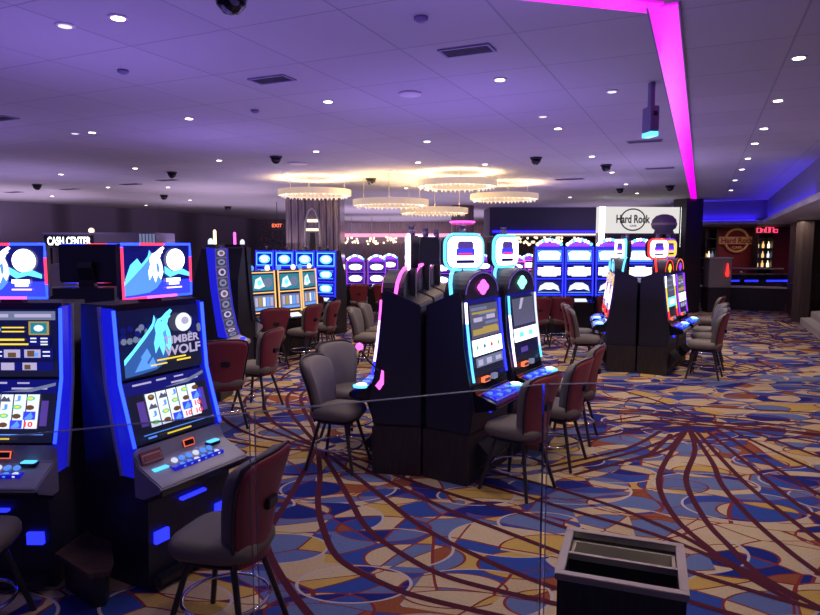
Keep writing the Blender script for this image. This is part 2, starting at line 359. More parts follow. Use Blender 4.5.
# ------------------------------------------------------------------ walls
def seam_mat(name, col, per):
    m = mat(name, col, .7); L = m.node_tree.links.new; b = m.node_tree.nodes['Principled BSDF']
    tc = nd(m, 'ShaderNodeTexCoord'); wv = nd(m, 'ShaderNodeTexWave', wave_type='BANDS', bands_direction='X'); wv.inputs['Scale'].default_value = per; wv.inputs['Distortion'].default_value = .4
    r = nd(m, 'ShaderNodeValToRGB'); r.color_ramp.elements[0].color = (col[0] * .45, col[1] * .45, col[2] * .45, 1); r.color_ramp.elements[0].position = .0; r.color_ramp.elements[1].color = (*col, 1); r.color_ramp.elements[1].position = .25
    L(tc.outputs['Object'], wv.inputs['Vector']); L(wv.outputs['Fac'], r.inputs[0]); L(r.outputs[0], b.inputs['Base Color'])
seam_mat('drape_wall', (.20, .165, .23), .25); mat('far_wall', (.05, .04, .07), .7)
def wall(name, pts, z0, z1, m, t=.2):
    o = MB()
    for (a, b) in zip(pts, pts[1:]):
        a = Vector(a); b = Vector(b); d = (b - a).normalized(); n = Vector((-d.y, d.x)) * t
        o.slab([tuple(a), tuple(b), tuple(b + n), tuple(a + n)], z0, z1, m)
    return struct(o.build(name))
wl = [(-34, 17.0), onz(0, 201, CZ), onz(157, 210, CZ), onz(259, 219.5, CZ)]
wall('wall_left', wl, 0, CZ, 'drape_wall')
wall('wall_lattice', [onz(258, 219.5, CZ), onz(300, 219.6, CZ)], 0, CZ, 'lattice_stone')
wall('wall_back', [(-16, 55), (40, 55)], 0, CZ, 'far_wall')
# right side: bulkhead with the blue cove, ledge, dark wall, bar recess
fa = [onz(683, 207.5, CZ), (11.55, 20.9), (6.79, 10.79), (4.3, 5.3), (1.0, -2)]
fa[0] = (9.0, 22.3)
wall('wall_bulkhead', fa, 2.98, CZ, 'fascia', .2)
def offs(p, d):                                                # points pushed into the room
    return (p[0] - uy * d, p[1] + ux * d * .6 - d * .4)
le = [offs(p, .17) for p in fa]
led = MB()
for (a, b, c, d) in zip(le, le[1:], fa[1:], fa):
    led.slab([a, b, (c[0] + 1.6, c[1] + .3), (d[0] + 1.6, d[1] + .3)], 2.84, 2.93, 'trim_white')
    ia = (a[0] + .03, a[1] + .01); ib = (b[0] + .03, b[1] + .01)
    led.slab([a, b, ib, ia], 2.931, 2.955, 'trim_white')
led.build('trim_1')['kind'] = 'structure'
for i in range(len(fa) - 1):
    a, b = [tuple((Vector(q) * .55 + Vector(r) * .45)) for q, r in ((le[i], fa[i]), (le[i + 1], fa[i + 1]))]
    a = Vector(a); b = Vector(b); d = (b - a).normalized(); n = Vector((-d.y, d.x)) * .05
    if i >= 2: continue
    a = a + d * .25; b = b - d * .25
    o = MB().slab([tuple(a), tuple(b), tuple(b + n), tuple(a + n)], 2.945, 2.985, 'e_cove').build('cove_light')
    tag(o, ('blue cove light glowing above the ledge over the bar opening', 'blue cove light running along the ledge above the dark right-hand wall')[i], 'light strip')
mat('dark_wall', (.03, .024, .034), .5)
wall('wall_pier', [(8.62, 20.15), (9.30, 20.5), (9.5, 21.2)], 0, CZ - .01, 'dark_wall', .5)
rw = lambda t: (12.1 - .415 * t, 20.5 - .91 * t)
wall('wall_right', [rw(0), rw(3.0), (13.7, 18.5)][::-1], 0, 2.84, 'wall_wood', -.25)
wall('wall_stair', [(rw(2.8)[0] + 2.6, rw(2.8)[1] + .4), (rw(9)[0] + 2.6, rw(9)[1] + .4)][::-1], 0, 2.84, 'wall_wood', -.25)
wall('wall_half', [(9.9, 21.7), rw(-.1)], 0, .74, 'dark_wall', .3)
wall('wall_bar', [(8.8, 26), (19, 26)], 0, 2.9, 'bar_burgundy')
struct(MB().slab([(8.8, 21.9), (19, 20.9), (19, 27), (8.8, 27)], 2.84, 2.9, 'dark_wall').build('ceiling_bar'))
hw = MB(); a = Vector((9.88, 21.62)); b = Vector(rw(-.1)) + Vector((0, -.08)); hw.slab([tuple(a), tuple(b), (b.x, b.y + .42), (a.x, a.y + .42)], .741, .79, 'trim_white'); struct(hw.build('trim_2'))
# steps at the right
for k in range(3):
    q0 = Vector(rw(3.35)); q1 = Vector(rw(6.6)); off = Vector((.32 * k, .06 * k)); far = Vector((2.4, .4))
    st = MB().slab([tuple(q0 + off), tuple(q1 + off), tuple(q1 + far), tuple(q0 + far)], .17 * k, .17 * (k + 1) - .002, 'stone').build('stair_step')
    tag(st, ('lowest pale stone step by the right wall', 'middle pale stone step by the right wall', 'topmost pale stone step by the right wall')[k], 'step', 'stone steps at the right')
a = Vector(rw(2.7)); h = MB().tube([(rw(.4)[0] - .12, rw(.4)[1] - .1, .95), (rw(2.6)[0] - .12, rw(2.6)[1] - .1, 1.05), (rw(2.6)[0] + .5, rw(2.6)[1] - .35, 1.35), (rw(3)[0] + 2.0, rw(3)[1] - .2, 1.75)], .025, 'leg_metal')
h.tube([(rw(2.6)[0] - .12, rw(2.6)[1] - .1, 1.05), (rw(2.6)[0] - .12, rw(2.6)[1] - .1, 0)], .022, 'leg_metal')
tag(h.build('handrail'), 'dark handrail beside the pale steps at the right wall', 'handrail')
# raised deck the viewer stands on, carrying the glass railing
gl = [(-1.42, 1.36), (-.445, 1.765), (.463, 2.135), (2.4, 2.25)]
struct(MB().slab([(-6, -3.9), (6, -3.9), (6, 2.34), (2.4, 2.31), (.45, 2.19), (-.47, 1.83), (-1.45, 1.42), (-6, -.4)], 0.002, .62, 'dark_wall').build('floor_deck'))
def glass_mat():
    m = bpy.data.materials.new('clear_glass'); m.use_nodes = True; nt = m.node_tree; nt.nodes.clear(); L = nt.links.new
    o = nt.nodes.new('ShaderNodeOutputMaterial'); t = nt.nodes.new('ShaderNodeBsdfTransparent'); t.inputs[0].default_value = (.86, .86, .89, 1)
    g = nt.nodes.new('ShaderNodeBsdfGlossy'); g.inputs['Roughness'].default_value = .02; g.inputs[0].default_value = (.9, .9, 1, 1)
    f = nt.nodes.new('ShaderNodeFresnel'); f.inputs[0].default_value = 1.35; x = nt.nodes.new('ShaderNodeMixShader')
    L(f.outputs[0], x.inputs[0]); L(t.outputs[0], x.inputs[1]); L(g.outputs[0], x.inputs[2]); L(x.outputs[0], o.inputs[0]); M['clear_glass'] = m
    m2 = mat('glass_edge', (.30, .33, .38), .2); m2.node_tree.nodes['Principled BSDF'].inputs['Alpha'].default_value = .55
glass_mat()
GL = ['clear glass railing panel at the left in front of the glowing wolf machines', 'clear glass railing panel in the middle in front of the dark slot bank end', 'clear glass railing panel at the right in front of the bin']
for i in range(3):
    a = Vector(gl[i]); b = Vector(gl[i + 1]); d = (b - a).normalized(); a = a + d * .006; b = b - d * .006; n = Vector((-d.y, d.x)) * .012
    r = thing('glass_railing', GL[i], 'railing', (0, 0, 0), 0, 'glass railing panels')
    MB().slab([tuple(a), tuple(b), tuple(b + n), tuple(a + n)], .705, 1.679, 'clear_glass').build('pane', r)
    e = MB(); e.slab([tuple(a - n * .3), tuple(b - n * .3), tuple(b + n * .3), tuple(a + n * .3)], 1.6795, 1.6825, 'glass_edge')
    for q, s in ((a, 1), (b, -1)):
        if (i, s) in ((0, 1), (2, -1)): continue
        e.slab([tuple(q), tuple(q + d * .003 * s), tuple(q + d * .003 * s + n * .4), tuple(q + n * .4)], .62, 1.68, 'glass_edge')
    e.build('polished_edge', r)
    MB().slab([tuple(a - n), tuple(b - n), tuple(b + n * 1.2), tuple(a + n * 1.2)], .621, .70, 'steel').build('base_channel', r)
# ------------------------------------------------------------------ chairs
def make_chair(name, label, group):
    t = thing(name, label, 'chair', (0, 0, 0), 0, group)
    MB().cushion(.51, .50, .49, .61, 'seat_grey', .86).build('seat', t)
    MB().cushion(.42, .42, .465, .489, 'black', .9).build('seat_pan', t)
    nv, nu = 12, 11
    def surf(off, grow, lo=0.0):
        R = []
        for i in range(nv):
            v = i / (nv - 1); R0 = []
            wv = (.168 + .092 * min(v / .85, 1)) * (1 - .08 * max(0, (v - .8) / .2) ** 2) + grow
            for j in range(nu):
                u = -1 + 2 * j / (nu - 1)
                z = .50 + lo + (.565 - lo) * v - .035 * (abs(u) ** 4) * max(0, (v - .55) / .45) + (grow if i == nv - 1 else 0)
                y = .215 + .03 * v + .075 * v * v - .055 * u * u + off
                R0.append((u * wv, y, z))
            R.append(R0)
        return R
    k = MB(); k.grid(surf(-.075, -.014), surf(0, 0), 'back_grey'); k.build('backrest', t)
    k = MB(); k.grid(surf(.0005, .004, -.03), surf(.028, -.004, -.03), 'burgundy'); sh = k.build('back_shell', t)
    fr = surf(.006, .008, -.03); k = MB()
    path = [r[0] for r in fr] + fr[-1][1:-1] + [r[-1] for r in fr][::-1]
    k.tube(path, .011, 'piping', 6); k.build('piping', t)
    k = MB(); y = .297; k.box((-.05, y - .03, .76), (.05, y + .010, .82), 'black'); k.build('grab_handle', sh, .006)
    for sx in (-1, 1):
        for sy in (-1, 1):
            k = MB(); k.tube([(sx * .13, sy * .13, .48), (sx * .155, sy * .16, .36), (sx * .235, sy * .245, .0)], [.019, .018, .016], 'leg_metal', 8)
            k.build('leg', t)
    k = MB(); n = 24; k.tube([(.235 * math.cos(2 * PI * i / n), .235 * math.sin(2 * PI * i / n), .215) for i in range(n)], .011, 'chrome', 8, True); k.build('footring', t)
    k = MB(); k.box((-.13, -.13, .44), (.13, .13, .466), 'black'); k.build('swivel_plate', t, .006)
    return t
chair0 = make_chair('gaming_chair', '', 'padded swivel chairs at the slot machines'); _used = [False]
def chair(x, y, fx, fy, label):
    rz = math.atan2(fx, -fy)
    if not _used[0]:
        _used[0] = True; chair0.location = (x, y, 0); chair0.rotation_euler = (0, 0, rz); chair0['label'] = label; return chair0
    return dup(chair0, (x, y, 0), rz, label)
# ------------------------------------------------------------------ pod machine with two screens and a square topper
def wolf_shape(S, dark, light, eye=None):
    S.poly([(0, .30), (.10, .42), (.20, .56), (.29, .68), (.35, .78), (.375, .90), (.415, .83), (.46, .85), (.52, .92), (.575, .965), (.60, .935), (.565, .88), (.575, .855), (.545, .82), (.525, .74), (.555, .62), (.575, .46), (.54, .28), (.47, .16), (.36, .08), (.16, .05), (0, .04)], dark)
    S.poly([(0, .30), (.10, .42), (.20, .56), (.29, .68), (.35, .78), (.375, .90), (.39, .82), (.35, .70), (.24, .54), (.12, .38), (0, .22)], 'e_cyan')
    S.poly([(.415, .83), (.46, .85), (.52, .92), (.575, .965), (.60, .935), (.565, .88), (.575, .855), (.545, .82), (.525, .74), (.555, .62), (.57, .46), (.53, .32), (.49, .42), (.45, .27), (.41, .43), (.36, .32), (.35, .48), (.38, .62), (.37, .74)], light)
    S.poly([(.44, .80), (.47, .81), (.462, .785)], dark); S.poly([(.46, .62), (.50, .66), (.51, .50), (.48, .40), (.47, .52)], 'e_sky')
    S.poly([(.18, .30), (.26, .42), (.30, .30), (.24, .2)], 'e_sky')
    S.poly([(.10, .10), (.2, .3), (.26, .18), (.32, .28), (.36, .12)], 'e_sky')
def reel_grid(S, u0, v0, u1, v1, cols, rows, seed):
    rnd = random.Random(seed); cw = (u1 - u0) / cols; ch = (v1 - v0) / rows
    wh = []; 
    for c in range(cols):
        wh.append((u0 + c * cw + .006, v0, u0 + (c + 1) * cw - .006, v1))
    S.rects(wh, 'e_soft')
    sym = ['10', 'J', 'wolf', 'owl', 'gem', '10', 'hill', 'bear']
    for c in range(cols):
        for r in range(rows):
            q = sym[(c * 3 + r * 5 + seed) % 8]; cu = u0 + (c + .5) * cw; cv = v0 + (r + .5) * ch
            if q == '10': S.text('10', cu, cv, ch * .62, 'e_red', cw * .62)
            elif q == 'J': S.text('J', cu, cv, ch * .66, 'e_sky', cw * .42)
            elif q == 'wolf':
                S.rect(cu - cw * .46, cv - ch * .48, cu + cw * .46, cv + ch * .48, 'e_blue'); S.poly([(cu - cw * .4, cv - ch * .4), (cu - cw * .1, cv + ch * .1), (cu + cw * .1, cv + ch * .42), (cu + cw * .3, cv - ch * .1), (cu + cw * .2, cv - ch * .4)], 'e_sky')
            elif q == 'owl': S.disc(cu, cv, cw * .3, ch * .36, 'e_brown', 10); S.disc(cu, cv + ch * .1, cw * .16, ch * .14, 'e_goldscr', 8)
            elif q == 'gem': S.disc(cu, cv, cw * .36, ch * .28, 'e_green', 8); S.disc(cu, cv, cw * .2, ch * .14, 'e_yellow', 8)
            elif q == 'hill': S.poly([(cu - cw * .42, cv - ch * .36), (cu - cw * .1, cv + ch * .3), (cu + cw * .1, cv), (cu + cw * .25, cv + ch * .2), (cu + cw * .42, cv - ch * .36)], 'e_greyscr')
            else: S.disc(cu, cv - ch * .06, cw * .34, ch * .3, 'e_brown', 9)
def topper_picture(S):
    S.rects([(.0, .0, 1, .30)], 'e_blue')
    S.poly([(.02, .34), (.10, .62), (.20, .74), (.28, .58), (.36, .68), (.30, .36), (.14, .28)], 'e_cyan')
    wolf_shape(S, 'e_sky', 'e_white')
    S.disc(.76, .70, .145, .22, 'e_white', 24)
    S.poly([(.58, .58), (.70, .47), (.86, .52), (.97, .44), (.97, .36), (.80, .42), (.66, .36), (.58, .44)], 'e_cyan')
    S.rects([(.60, .27, .82, .34), (.64, .21, .80, .26)], 'e_white')
    S.rects([(.60, .14, .84, .165)], 'e_pinkw'); S.rects([(.1, .93, .26, .955), (.12, .88, .2, .90)], 'e_navy')
def upper_picture(S, kind):
    S.rects([(0, 0, 1, .22)], 'e_screenoff')
    if kind == 'wolf':
        S.rects([(.02, .55, .98, .97)], 'e_navy')
        rnd = random.Random(5)
        for i in range(16):
            S.disc(.04 + .30 * rnd.random(), .50 + .25 * rnd.random(), .035, .05, ('e_dim', 'e_bluedeep')[i % 2], 7)
        for i in range(12):
            S.disc(.80 + .17 * rnd.random(), .52 + .26 * rnd.random(), .03, .05, ('e_dim', 'e_bluedeep')[i % 2], 7)
        S.disc(.74, .74, .105, .145, 'e_soft', 22); S.disc(.76, .76, .05, .06, 'e_lilac', 9)
        wolf_shape(S, 'e_wolf', 'e_cyan')
        S.text('TIMBER', .69, .49, .12, 'e_lilac', .46); S.text('WOLF', .69, .325, .15, 'e_lilac', .47)
        S.rects([(.36, .205, .72, .228), (.28, .145, .48, .165), (.60, .155, .78, .18)], 'e_yellow')
    else:
        S.rects([(.02, .84, .98, .97)], 'e_dim'); S.rects([(.06, .88, .52, .93), (.58, .88, .94, .93)], 'e_lilac')
        S.disc(.36, .70, .085, .085, 'e_sky', 18); S.disc(.35, .71, .06, .06, 'e_soft', 14)
        S.rects([(.72, .62, .92, .82)], 'e_goldscr'); S.rects([(.74, .64, .90, .80)], 'e_teal'); S.disc(.82, .72, .05, .05, 'e_soft', 8)
        S.rects([(.10, .66, .24, .675), (.10, .72, .24, .735), (.46, .66, .68, .68), (.46, .72, .68, .74), (.20, .535, .68, .565), (.14, .47, .74, .495)], 'e_yellow')
        S.rects([(.72, .46, .93, .60), (.04, .27, .96, .42), (.04, .09, .96, .22)], 'e_bluedeep')
        S.rects([(.74, .56, .80, .58), (.84, .56, .91, .58), (.74, .51, .80, .53), (.84, .51, .91, .53), (.84, .47, .91, .49), (.30, .30, .36, .32), (.40, .30, .46, .32), (.30, .36, .36, .38), (.40, .36, .46, .38), (.86, .30, .93, .32), (.86, .36, .93, .38)], 'e_soft')
        S.rects([(.05, .285, .2, .405), (.48, .285, .64, .405), (.68, .285, .84, .405), (.06, .10, .18, .21), (.24, .10, .38, .21), (.45, .10, .58, .21), (.66, .10, .80, .21)], 'e_lilac')
        S.rects([(.07, .30, .13, .38), (.52, .29, .60, .36), (.71, .30, .78, .39), (.09, .11, .14, .18), (.68, .11, .74, .18)], 'e_brown'); S.rects([(.14, .3, .19, .39), (.28, .11, .33, .2), (.78, .3, .82, .36)], 'e_sky')
def lower_picture(S, seed):
    S.rects([(.0, .78, 1, 1)], 'e_bluedeep'); S.rects([(.10, .92, .32, .95), (.38, .93, .50, .96), (.60, .93, .72, .955), (.55, .84, .90, .87)], 'e_lilac'); S.poly([(.45, .80), (.7, .84), (.98, .95), (.98, .90), (.75, .80)], 'e_dim')
    S.rects([(.10, .26, .185, .66), (.86, .26, .93, .66)], 'e_violet')
    reel_grid(S, .20, .22, .845, .76, 5, 4, seed)
    S.rects([(.06, .12, .94, .135), (.1, .06, .2, .09)], 'e_sky'); S.rects([(.32, .05, .62, .075)], 'e_yellow')
def make_pod_machine(label, kind, loc, rz, seed):
    t = thing('slot_machine', label, 'slot machine', loc, rz, 'two-screen slot machines on the pod')
    X = .345
    MB().prism([(-.03, 1.78), (-.045, 1.30), (-.155, .93), (-.20, .86), (-.30, .60), (-.28, .05), (-.26, 0), (.28, 0), (.30, 1.2), (.26, 1.78)], -X + .006, X - .006, 'dark_side').build('cabinet', t)
    for s in (-1, 1):
        k = MB(); k.prism([(-.055, 1.76), (-.085, 1.30), (-.21, .88), (-.20, .72), (-.06, .72), (.02, 1.30), (.05, 1.76)], s * X - .007, s * X + .007, 'e_bluesoft'); sp = k.build('side_panel', t)
        k = MB(); k.tube([(s * (X + .012), .055, 1.77), (s * (X + .012), .025, 1.30), (s * (X + .012), -.04, .95), (s * (X + .010), -.09, .72)], .013, 'silver', 8); k.build('rim', sp)
        k = MB(); k.tube([(s * (X + .005), -.07, 1.75), (s * (X + .005), -.10, 1.30), (s * (X + .005), -.215, .91)], .011, 'e_led', 8); k.build('led_strip', t)
    S = Scr((-.325, -.085, 1.312), (.325, -.085, 1.312), (-.325, -.057, 1.742), 'e_navy'); upper_picture(S, kind); S.build('upper_screen', t)
    S = Scr((-.325, -.198, .912), (.325, -.198, .912), (-.325, -.087, 1.293), 'e_screenoff'); lower_picture(S, seed); S.build('lower_screen', t)
    # console
    k = MB(); k.prism([(-.200, .905), (-.245, .805), (-.44, .715), (-.455, .70), (-.45, .665), (-.30, .60), (-.205, .60)], -.36, .36, 'console_grey'); con = k.build('console', t, .008)
    k = MB(); k.prism([(-.44, .672), (-.455, .692), (-.468, .69), (-.46, .655), (-.30, .585), (-.28, .60)], -.365, .365, 'black_gloss'); k.build('lip', con)
    sl = lambda y, o=.004: .805 - (-.245 - y) * .4615 + o
    k = MB()
    for r in range(2):
        for c in range(6):
            x = -.13 + c * .058 + r * .02; y = -.30 - r * .055
            mx = Matrix.Translation((x, y, sl(y))) @ Matrix.Rotation(-math.atan(.4615) * -1, 4, 'X')
            k.lathe([(.022, 0), (.022, .008), (.018, .012)], (0, 0, 0), 'e_sky' if (r + c) % 3 else 'e_soft', 10, mx)
    k.box((-.19, -.375, sl(-.375) - .012), (.22, -.285, sl(-.285) - .022), 'e_bluesoft'); k.build('button_panel', t)
    k = MB(); k.prism([(-.226, .862), (-.241, .826), (-.246, .83), (-.231, .866)], -.0, .09, 'black'); k.prism([(-.2325, .870), (-.2475, .826), (-.249, .827), (-.234, .871)], .0, .09, 'e_orange')
    k.prism([(-.236, .864), (-.247, .832), (-.2505, .833), (-.2395, .865)], .008, .082, 'black'); k.build('bill_acceptor', t)
    k = MB(); k.box((.17, -.295, .79), (.27, -.252, .812), 'black'); k.box((.18, -.300, .812), (.26, -.255, .820), 'e_cyan'); k.build('card_reader', t)
    k = MB(); k.box((-.305, -.335, sl(-.335) + .001), (-.20, -.295, sl(-.295) - .006), 'e_cyan'); k.build('ticket_light', t)
    k = MB(); k.prism([(-.228, .875), (-.262, .80), (-.266, .803), (-.232, .878)], -.335, -.18, 'red_sticker'); k.prism([(-.232, .86), (-.258, .812), (-.267, .815), (-.24, .862)], -.325, -.19, 'label_pale'); k.prism([(-.237, .852), (-.2585, .82), (-.2685, .823), (-.2475, .855)], -.318, -.197, 'red_sticker'); k.build('service_card', t)
    k = MB(); k.box((.20, -.315, .30), (.30, -.285, .375), 'e_blue'); k.box((-.30, -.315, .30), (-.20, -.285, .375), 'e_blue'); k.box((-.1, -.33, .515), (.1, -.292, .53), 'e_blue'); k.build('foot_light', t)
    k = MB(); k.box((-.325, -.36, .04), (.325, -.29, .10), 'black'); k.build('kick_plate', t, .01)
    # topper
    k = MB(); k.box((-.07, .0, 1.78), (.07, .06, 1.84), 'black'); k.prism([(.03, 1.80), (.10, 1.95), (.08, 2.0), (.0, 1.82)], -.06, .06, 'charcoal'); k.build('topper_arm', t)
    k = MB(); k.box((-.268, -.055, 1.812), (.268, .01, 2.158), 'black'); tp = k.build('topper', t, .012)
    S = Scr((-.262, -.058, 1.818), (.262, -.058, 1.818), (-.262, -.058, 2.152), 'e_bluedeep'); S.k = 1; topper_picture(S); S.build('topper_screen', tp)
    k = MB(); z0, z1, xx, y = 1.815, 2.155, .267, -.062
    k.tube([(-xx, y, z1 - .02), (-xx, y, z0), (-.1, y, z0)], .0085, 'e_ledred', 8); k.tube([(-.1, y, z0), (.14, y, z0)], .0085, 'e_pink', 8); k.tube([(.14, y, z0), (xx, y, z0), (xx, y, 1.90)], .0085, 'e_led', 8); k.tube([(xx, y, 1.90), (xx, y, 2.07)], .0085, 'e_ledred', 8); k.tube([(xx, y, 2.07), (xx, y, z1), (.05, y, z1)], .0085, 'e_led', 8); k.tube([(.05, y, z1), (-.14, y, z1)], .0085, 'e_ledred', 8); k.tube([(-.14, y, z1), (-xx, y, z1), (-xx, y, z1 - .02)], .0085, 'e_led', 8); k.build('led_frame', tp)
    return t
make_pod_machine('slot machine at the left picture edge with a paytable upper screen below its wolf topper', 'pay', (-2.575, 4.12, 0), 0, 1)
make_pod_machine('slot machine with a big howling wolf and full moon on its upper screen', 'wolf', (-1.70, 4.22, 0), math.radians(61), 4)
make_pod_machine('dark back of a slot machine on the far side of the left pod', 'wolf', (-2.88, 5.75, 0), PI, 2)
k = MB(); k.slab([(-2.205, 4.30), (-2.18, 4.20), (-2.05, 4.44), (-2.09, 4.62), (-2.205, 4.66)], 0, 1.50, 'wood_dark')
t = thing('pod_cabinet', 'dark wood filler cabinet between the two wolf slot machines', 'cabinet'); k.build('body', t)
t0_ = t; t = thing('corner_shelf', 'low wood topped shelf on the floor between the two wolf slot machines', 'shelf')
k = MB(); k.slab([(-2.20, 3.80), (-2.16, 4.10), (-2.05, 4.12), (-1.94, 3.98), (-1.80, 3.72), (-1.76, 3.58), (-1.86, 3.54)], .22, .25, 'wood_shelf'); k.build('shelf', t)
k = MB(); k.slab([(-2.17, 3.84), (-2.14, 4.08), (-2.06, 4.10), (-1.97, 3.96), (-1.84, 3.73), (-1.82, 3.64), (-1.88, 3.61)], 0, .22, 'black'); k.build('plinth', t)
k = MB(); [k.box((-2.14 + .02, 4.205, 1.06 + i * .03), (-2.10, 4.23, 1.07 + i * .03), 'charcoal') for i in range(5)]; k.build('louvre', t0_)['kind'] = 'stuff'
# ------------------------------------------------------------------ tower machine (double sided banks)
def rrect(w, h, r, n=6):
    P = []
    for cx, cy, a in ((w / 2 - r, h / 2 - r, 0), (-w / 2 + r, h / 2 - r, 90), (-w / 2 + r, -h / 2 + r, 180), (w / 2 - r, -h / 2 + r, 270)):
        for i in range(n + 1): q = math.radians(a + 90 * i / n); P.append((cx + r * math.cos(q), cy + r * math.sin(q)))
    return P
def tower_picture(S, kind):
    if kind == 'pay':
        S.rects([(.02, .52, .98, .98)], 'e_greyscr'); S.rects([(.06, .90, .6, .94), (.3, .83, .9, .87), (.1, .76, .55, .80), (.5, .69, .94, .73)], 'e_dim'); S.rects([(.08, .85, .9, .88), (.06, .56, .94, .64), (.4, .60, .9, .66)], 'e_goldscr'); S.rects([(.12, .74, .4, .80), (.55, .76, .85, .82)], 'e_lilac')
        S.rects([(.0, .28, 1, .50)], 'e_white'); [S.disc(.14 + .24 * i, .39, .045, .035, ('e_green', 'e_teal', 'e_red', 'e_green')[i], 8) for i in range(4)]
        S.rects([(.04, .12, .96, .25)], 'e_dim'); S.rects([(.1, .14, .26, .22), (.38, .14, .56, .22), (.7, .15, .9, .21)], 'e_lilac')
    elif kind == 'dark':
        S.rects([(.05, .55, .95, .97)], 'e_greyscr'); S.poly([(.3, .80), (.42, .97), (.55, .97), (.40, .80)], 'e_lilac'); S.rects([(.0, .30, 1, .50)], 'e_white'); S.rects([(.2, .36, .4, .44), (.6, .36, .8, .44)], 'e_cyan'); S.rects([(.06, .08, .94, .26)], 'e_navy'); S.rects([(.2, .12, .5, .2)], 'e_violet')
    elif kind == 'green':
        S.rects([(.02, .50, .98, .98)], 'e_greyscr'); S.rects([(.08, .88, .92, .94), (.1, .76, .7, .80), (.2, .64, .9, .68)], 'e_dim'); S.rects([(.0, .24, 1, .48)], 'e_cyan'); S.rects([(.2, .30, .8, .42)], 'e_white')
    else:
        S.rects([(.05, .5, .95, .95)], 'e_lilac'); S.rects([(.0, .25, 1, .46)], 'e_white')
def make_tower(label, loc, rz, face='pay', strip=('e_pinkw', 'e_white', 'e_cyan'), stripR=None, emblem='e_pink', arch='e_purple', sign='e_white', edge='e_cyan', trz=0.0, lever=False, group=None):
    t = thing('slot_machine', label, 'slot machine', loc, rz, group)
    MB().box((-.435, -.47, 0), (.435, -.006, .46), 'wood_dark').build('base', t, .006)
    MB().prism([(-.47, .462), (-.50, .70), (-.46, .92), (-.40, 1.25), (-.375, 1.66), (-.34, 1.74), (-.012, 1.60), (-.012, .462)], -.40, .40, 'dark_side').build('body', t, .01)
    S = Scr((-.30, -.472, .97), (.30, -.472, .97), (-.30, -.388, 1.62), 'e_screenoff'); S.o += Vector((0, -.004, 0)); tower_picture(S, face); S.build('screen', t)
    k = MB(); k.prism([(-.452, .972), (-.378, 1.66), (-.36, 1.66), (-.43, .96)], -.355, .355, 'e_bluedeep'); k.build('bezel', t)  # blue emission put into the bezel to imitate bloom round the screen
    prof = [(-.485, .93), (-.462, 1.06), (-.435, 1.25), (-.41, 1.45), (-.395, 1.64)]
    for s in (-1, 1):
        k = MB(); st = strip if (s < 0 or stripR is None) else stripR
        for i in range(4): k.tube([(s * .345, prof[i][0], prof[i][1]), (s * .345, prof[i + 1][0], prof[i + 1][1])], .012, st[min(i, len(st) - 1) if i < 2 else (1 if i == 2 else -1)], 8)
        k.build('light_strip', t)
    k = MB(); k.prism([(-.475, .90), (-.50, .83), (-.69, .765), (-.72, .745), (-.71, .71), (-.50, .66), (-.46, .70)], -.36, .36, 'black_gloss'); con = k.build('console', t, .012)
    sl = lambda y: .83 - (-.50 - y) * .342
    k = MB(); k.prism([(-.53, sl(-.53) + .001), (-.68, sl(-.68) + .001), (-.68, sl(-.68) + .010), (-.53, sl(-.53) + .010)], -.28, .30, 'e_bluesoft')
    for c in range(6):
        for r in range(2):
            x = -.23 + c * .09; y = -.57 - r * .06; k.box((x, y - .018, sl(y) + .0), (x + .055, y + .018, sl(y) + .022), 'e_blue' if (c + r) % 2 else 'e_sky')
    k.build('button_panel', t)
    k = MB(); k.lathe([(.08, 0), (.085, .015), (.07, .02)], (.30, -.60, sl(-.60) + .005), 'e_cyan', 16); k.lathe([(.05, 0), (.05, .012)], (.30, -.60, sl(-.60) + .022), 'e_white', 14); k.build('spin_button', t)
    k = MB(); k.box((-.16, -.497, .90), (-.04, -.462, .945), 'e_orange'); k.box((-.15, -.50, .907), (-.05, -.47, .938), 'black'); k.box((.04, -.497, .90), (.12, -.462, .95), 'e_dim'); k.build('bill_acceptor', t)
    k = MB(); k.box((-.05, -.506, .60), (.05, -.49, .66), 'e_blue'); k.build('foot_light', t)
    k = MB(); k.prism([(-.475, .10), (-.475, .36), (-.60, .24)], -.24, .24, 'black'); k.build('foot_rest', t)
    # arch over the screen
    n = 14; out = [(-.35, 0)] + [(-.35 * math.cos(PI * i / n), .05 + .20 * math.sin(PI * i / n)) for i in range(n + 1)] + [(.35, 0)]
    k = MB(); mx = Matrix.Translation((0, -.30, 1.662)) @ Matrix.Rotation(PI / 2, 4, 'X') @ Matrix.Rotation(0, 4, 'Z')
    vs = MB(); vs.slab(out, -.12, .085, 'charcoal'); k.add([mx @ Vector(p) for p in vs.v], vs.f, 'charcoal'); ar = k.build('arch', t)
    k = MB(); k.tube([(p[0] * .94, -.385, 1.662 + p[1] * .94) for p in out[1:-1]], .008, arch, 6); k.build('arch_light', ar)
    k = MB(); kk = MB(); kk.slab([(.095 * math.cos(2 * PI * i / 16) * (1 + .16 * math.cos(8 * PI * i / 16)), .062 * math.sin(2 * PI * i / 16) * (1 + .16 * math.cos(8 * PI * i / 16))) for i in range(16)], .086, .10, emblem); k.add([mx @ Vector((p[0], p[1] + .10, p[2])) for p in kk.v], kk.f, emblem); k.build('emblem', ar)
    # neon arms up to the topper
    for s in (-1, 1):
        k = MB(); k.tube([(s * .36, -.26, 1.66), (s * .35, -.24, 1.80), (s * .30, -.22, 1.88), (s * .22, -.20, 1.93), (s * .14, -.18, 1.94)], .017, edge if s < 0 else arch, 8); k.build('neon_arm', t)
    k = MB(); k.box((-.05, -.20, 1.62), (.05, -.12, 1.96), 'charcoal'); k.build('post', t)
    R = Matrix.Translation((0, -.17, 2.085)) @ Matrix.Rotation(trz, 4, 'Z')
    def rp(outl, y0, y1, m):
        q = MB(); q.slab(outl, y0, y1, m); return ([R @ Vector((p[0], -p[2], p[1])) for p in q.v], q.f, m)
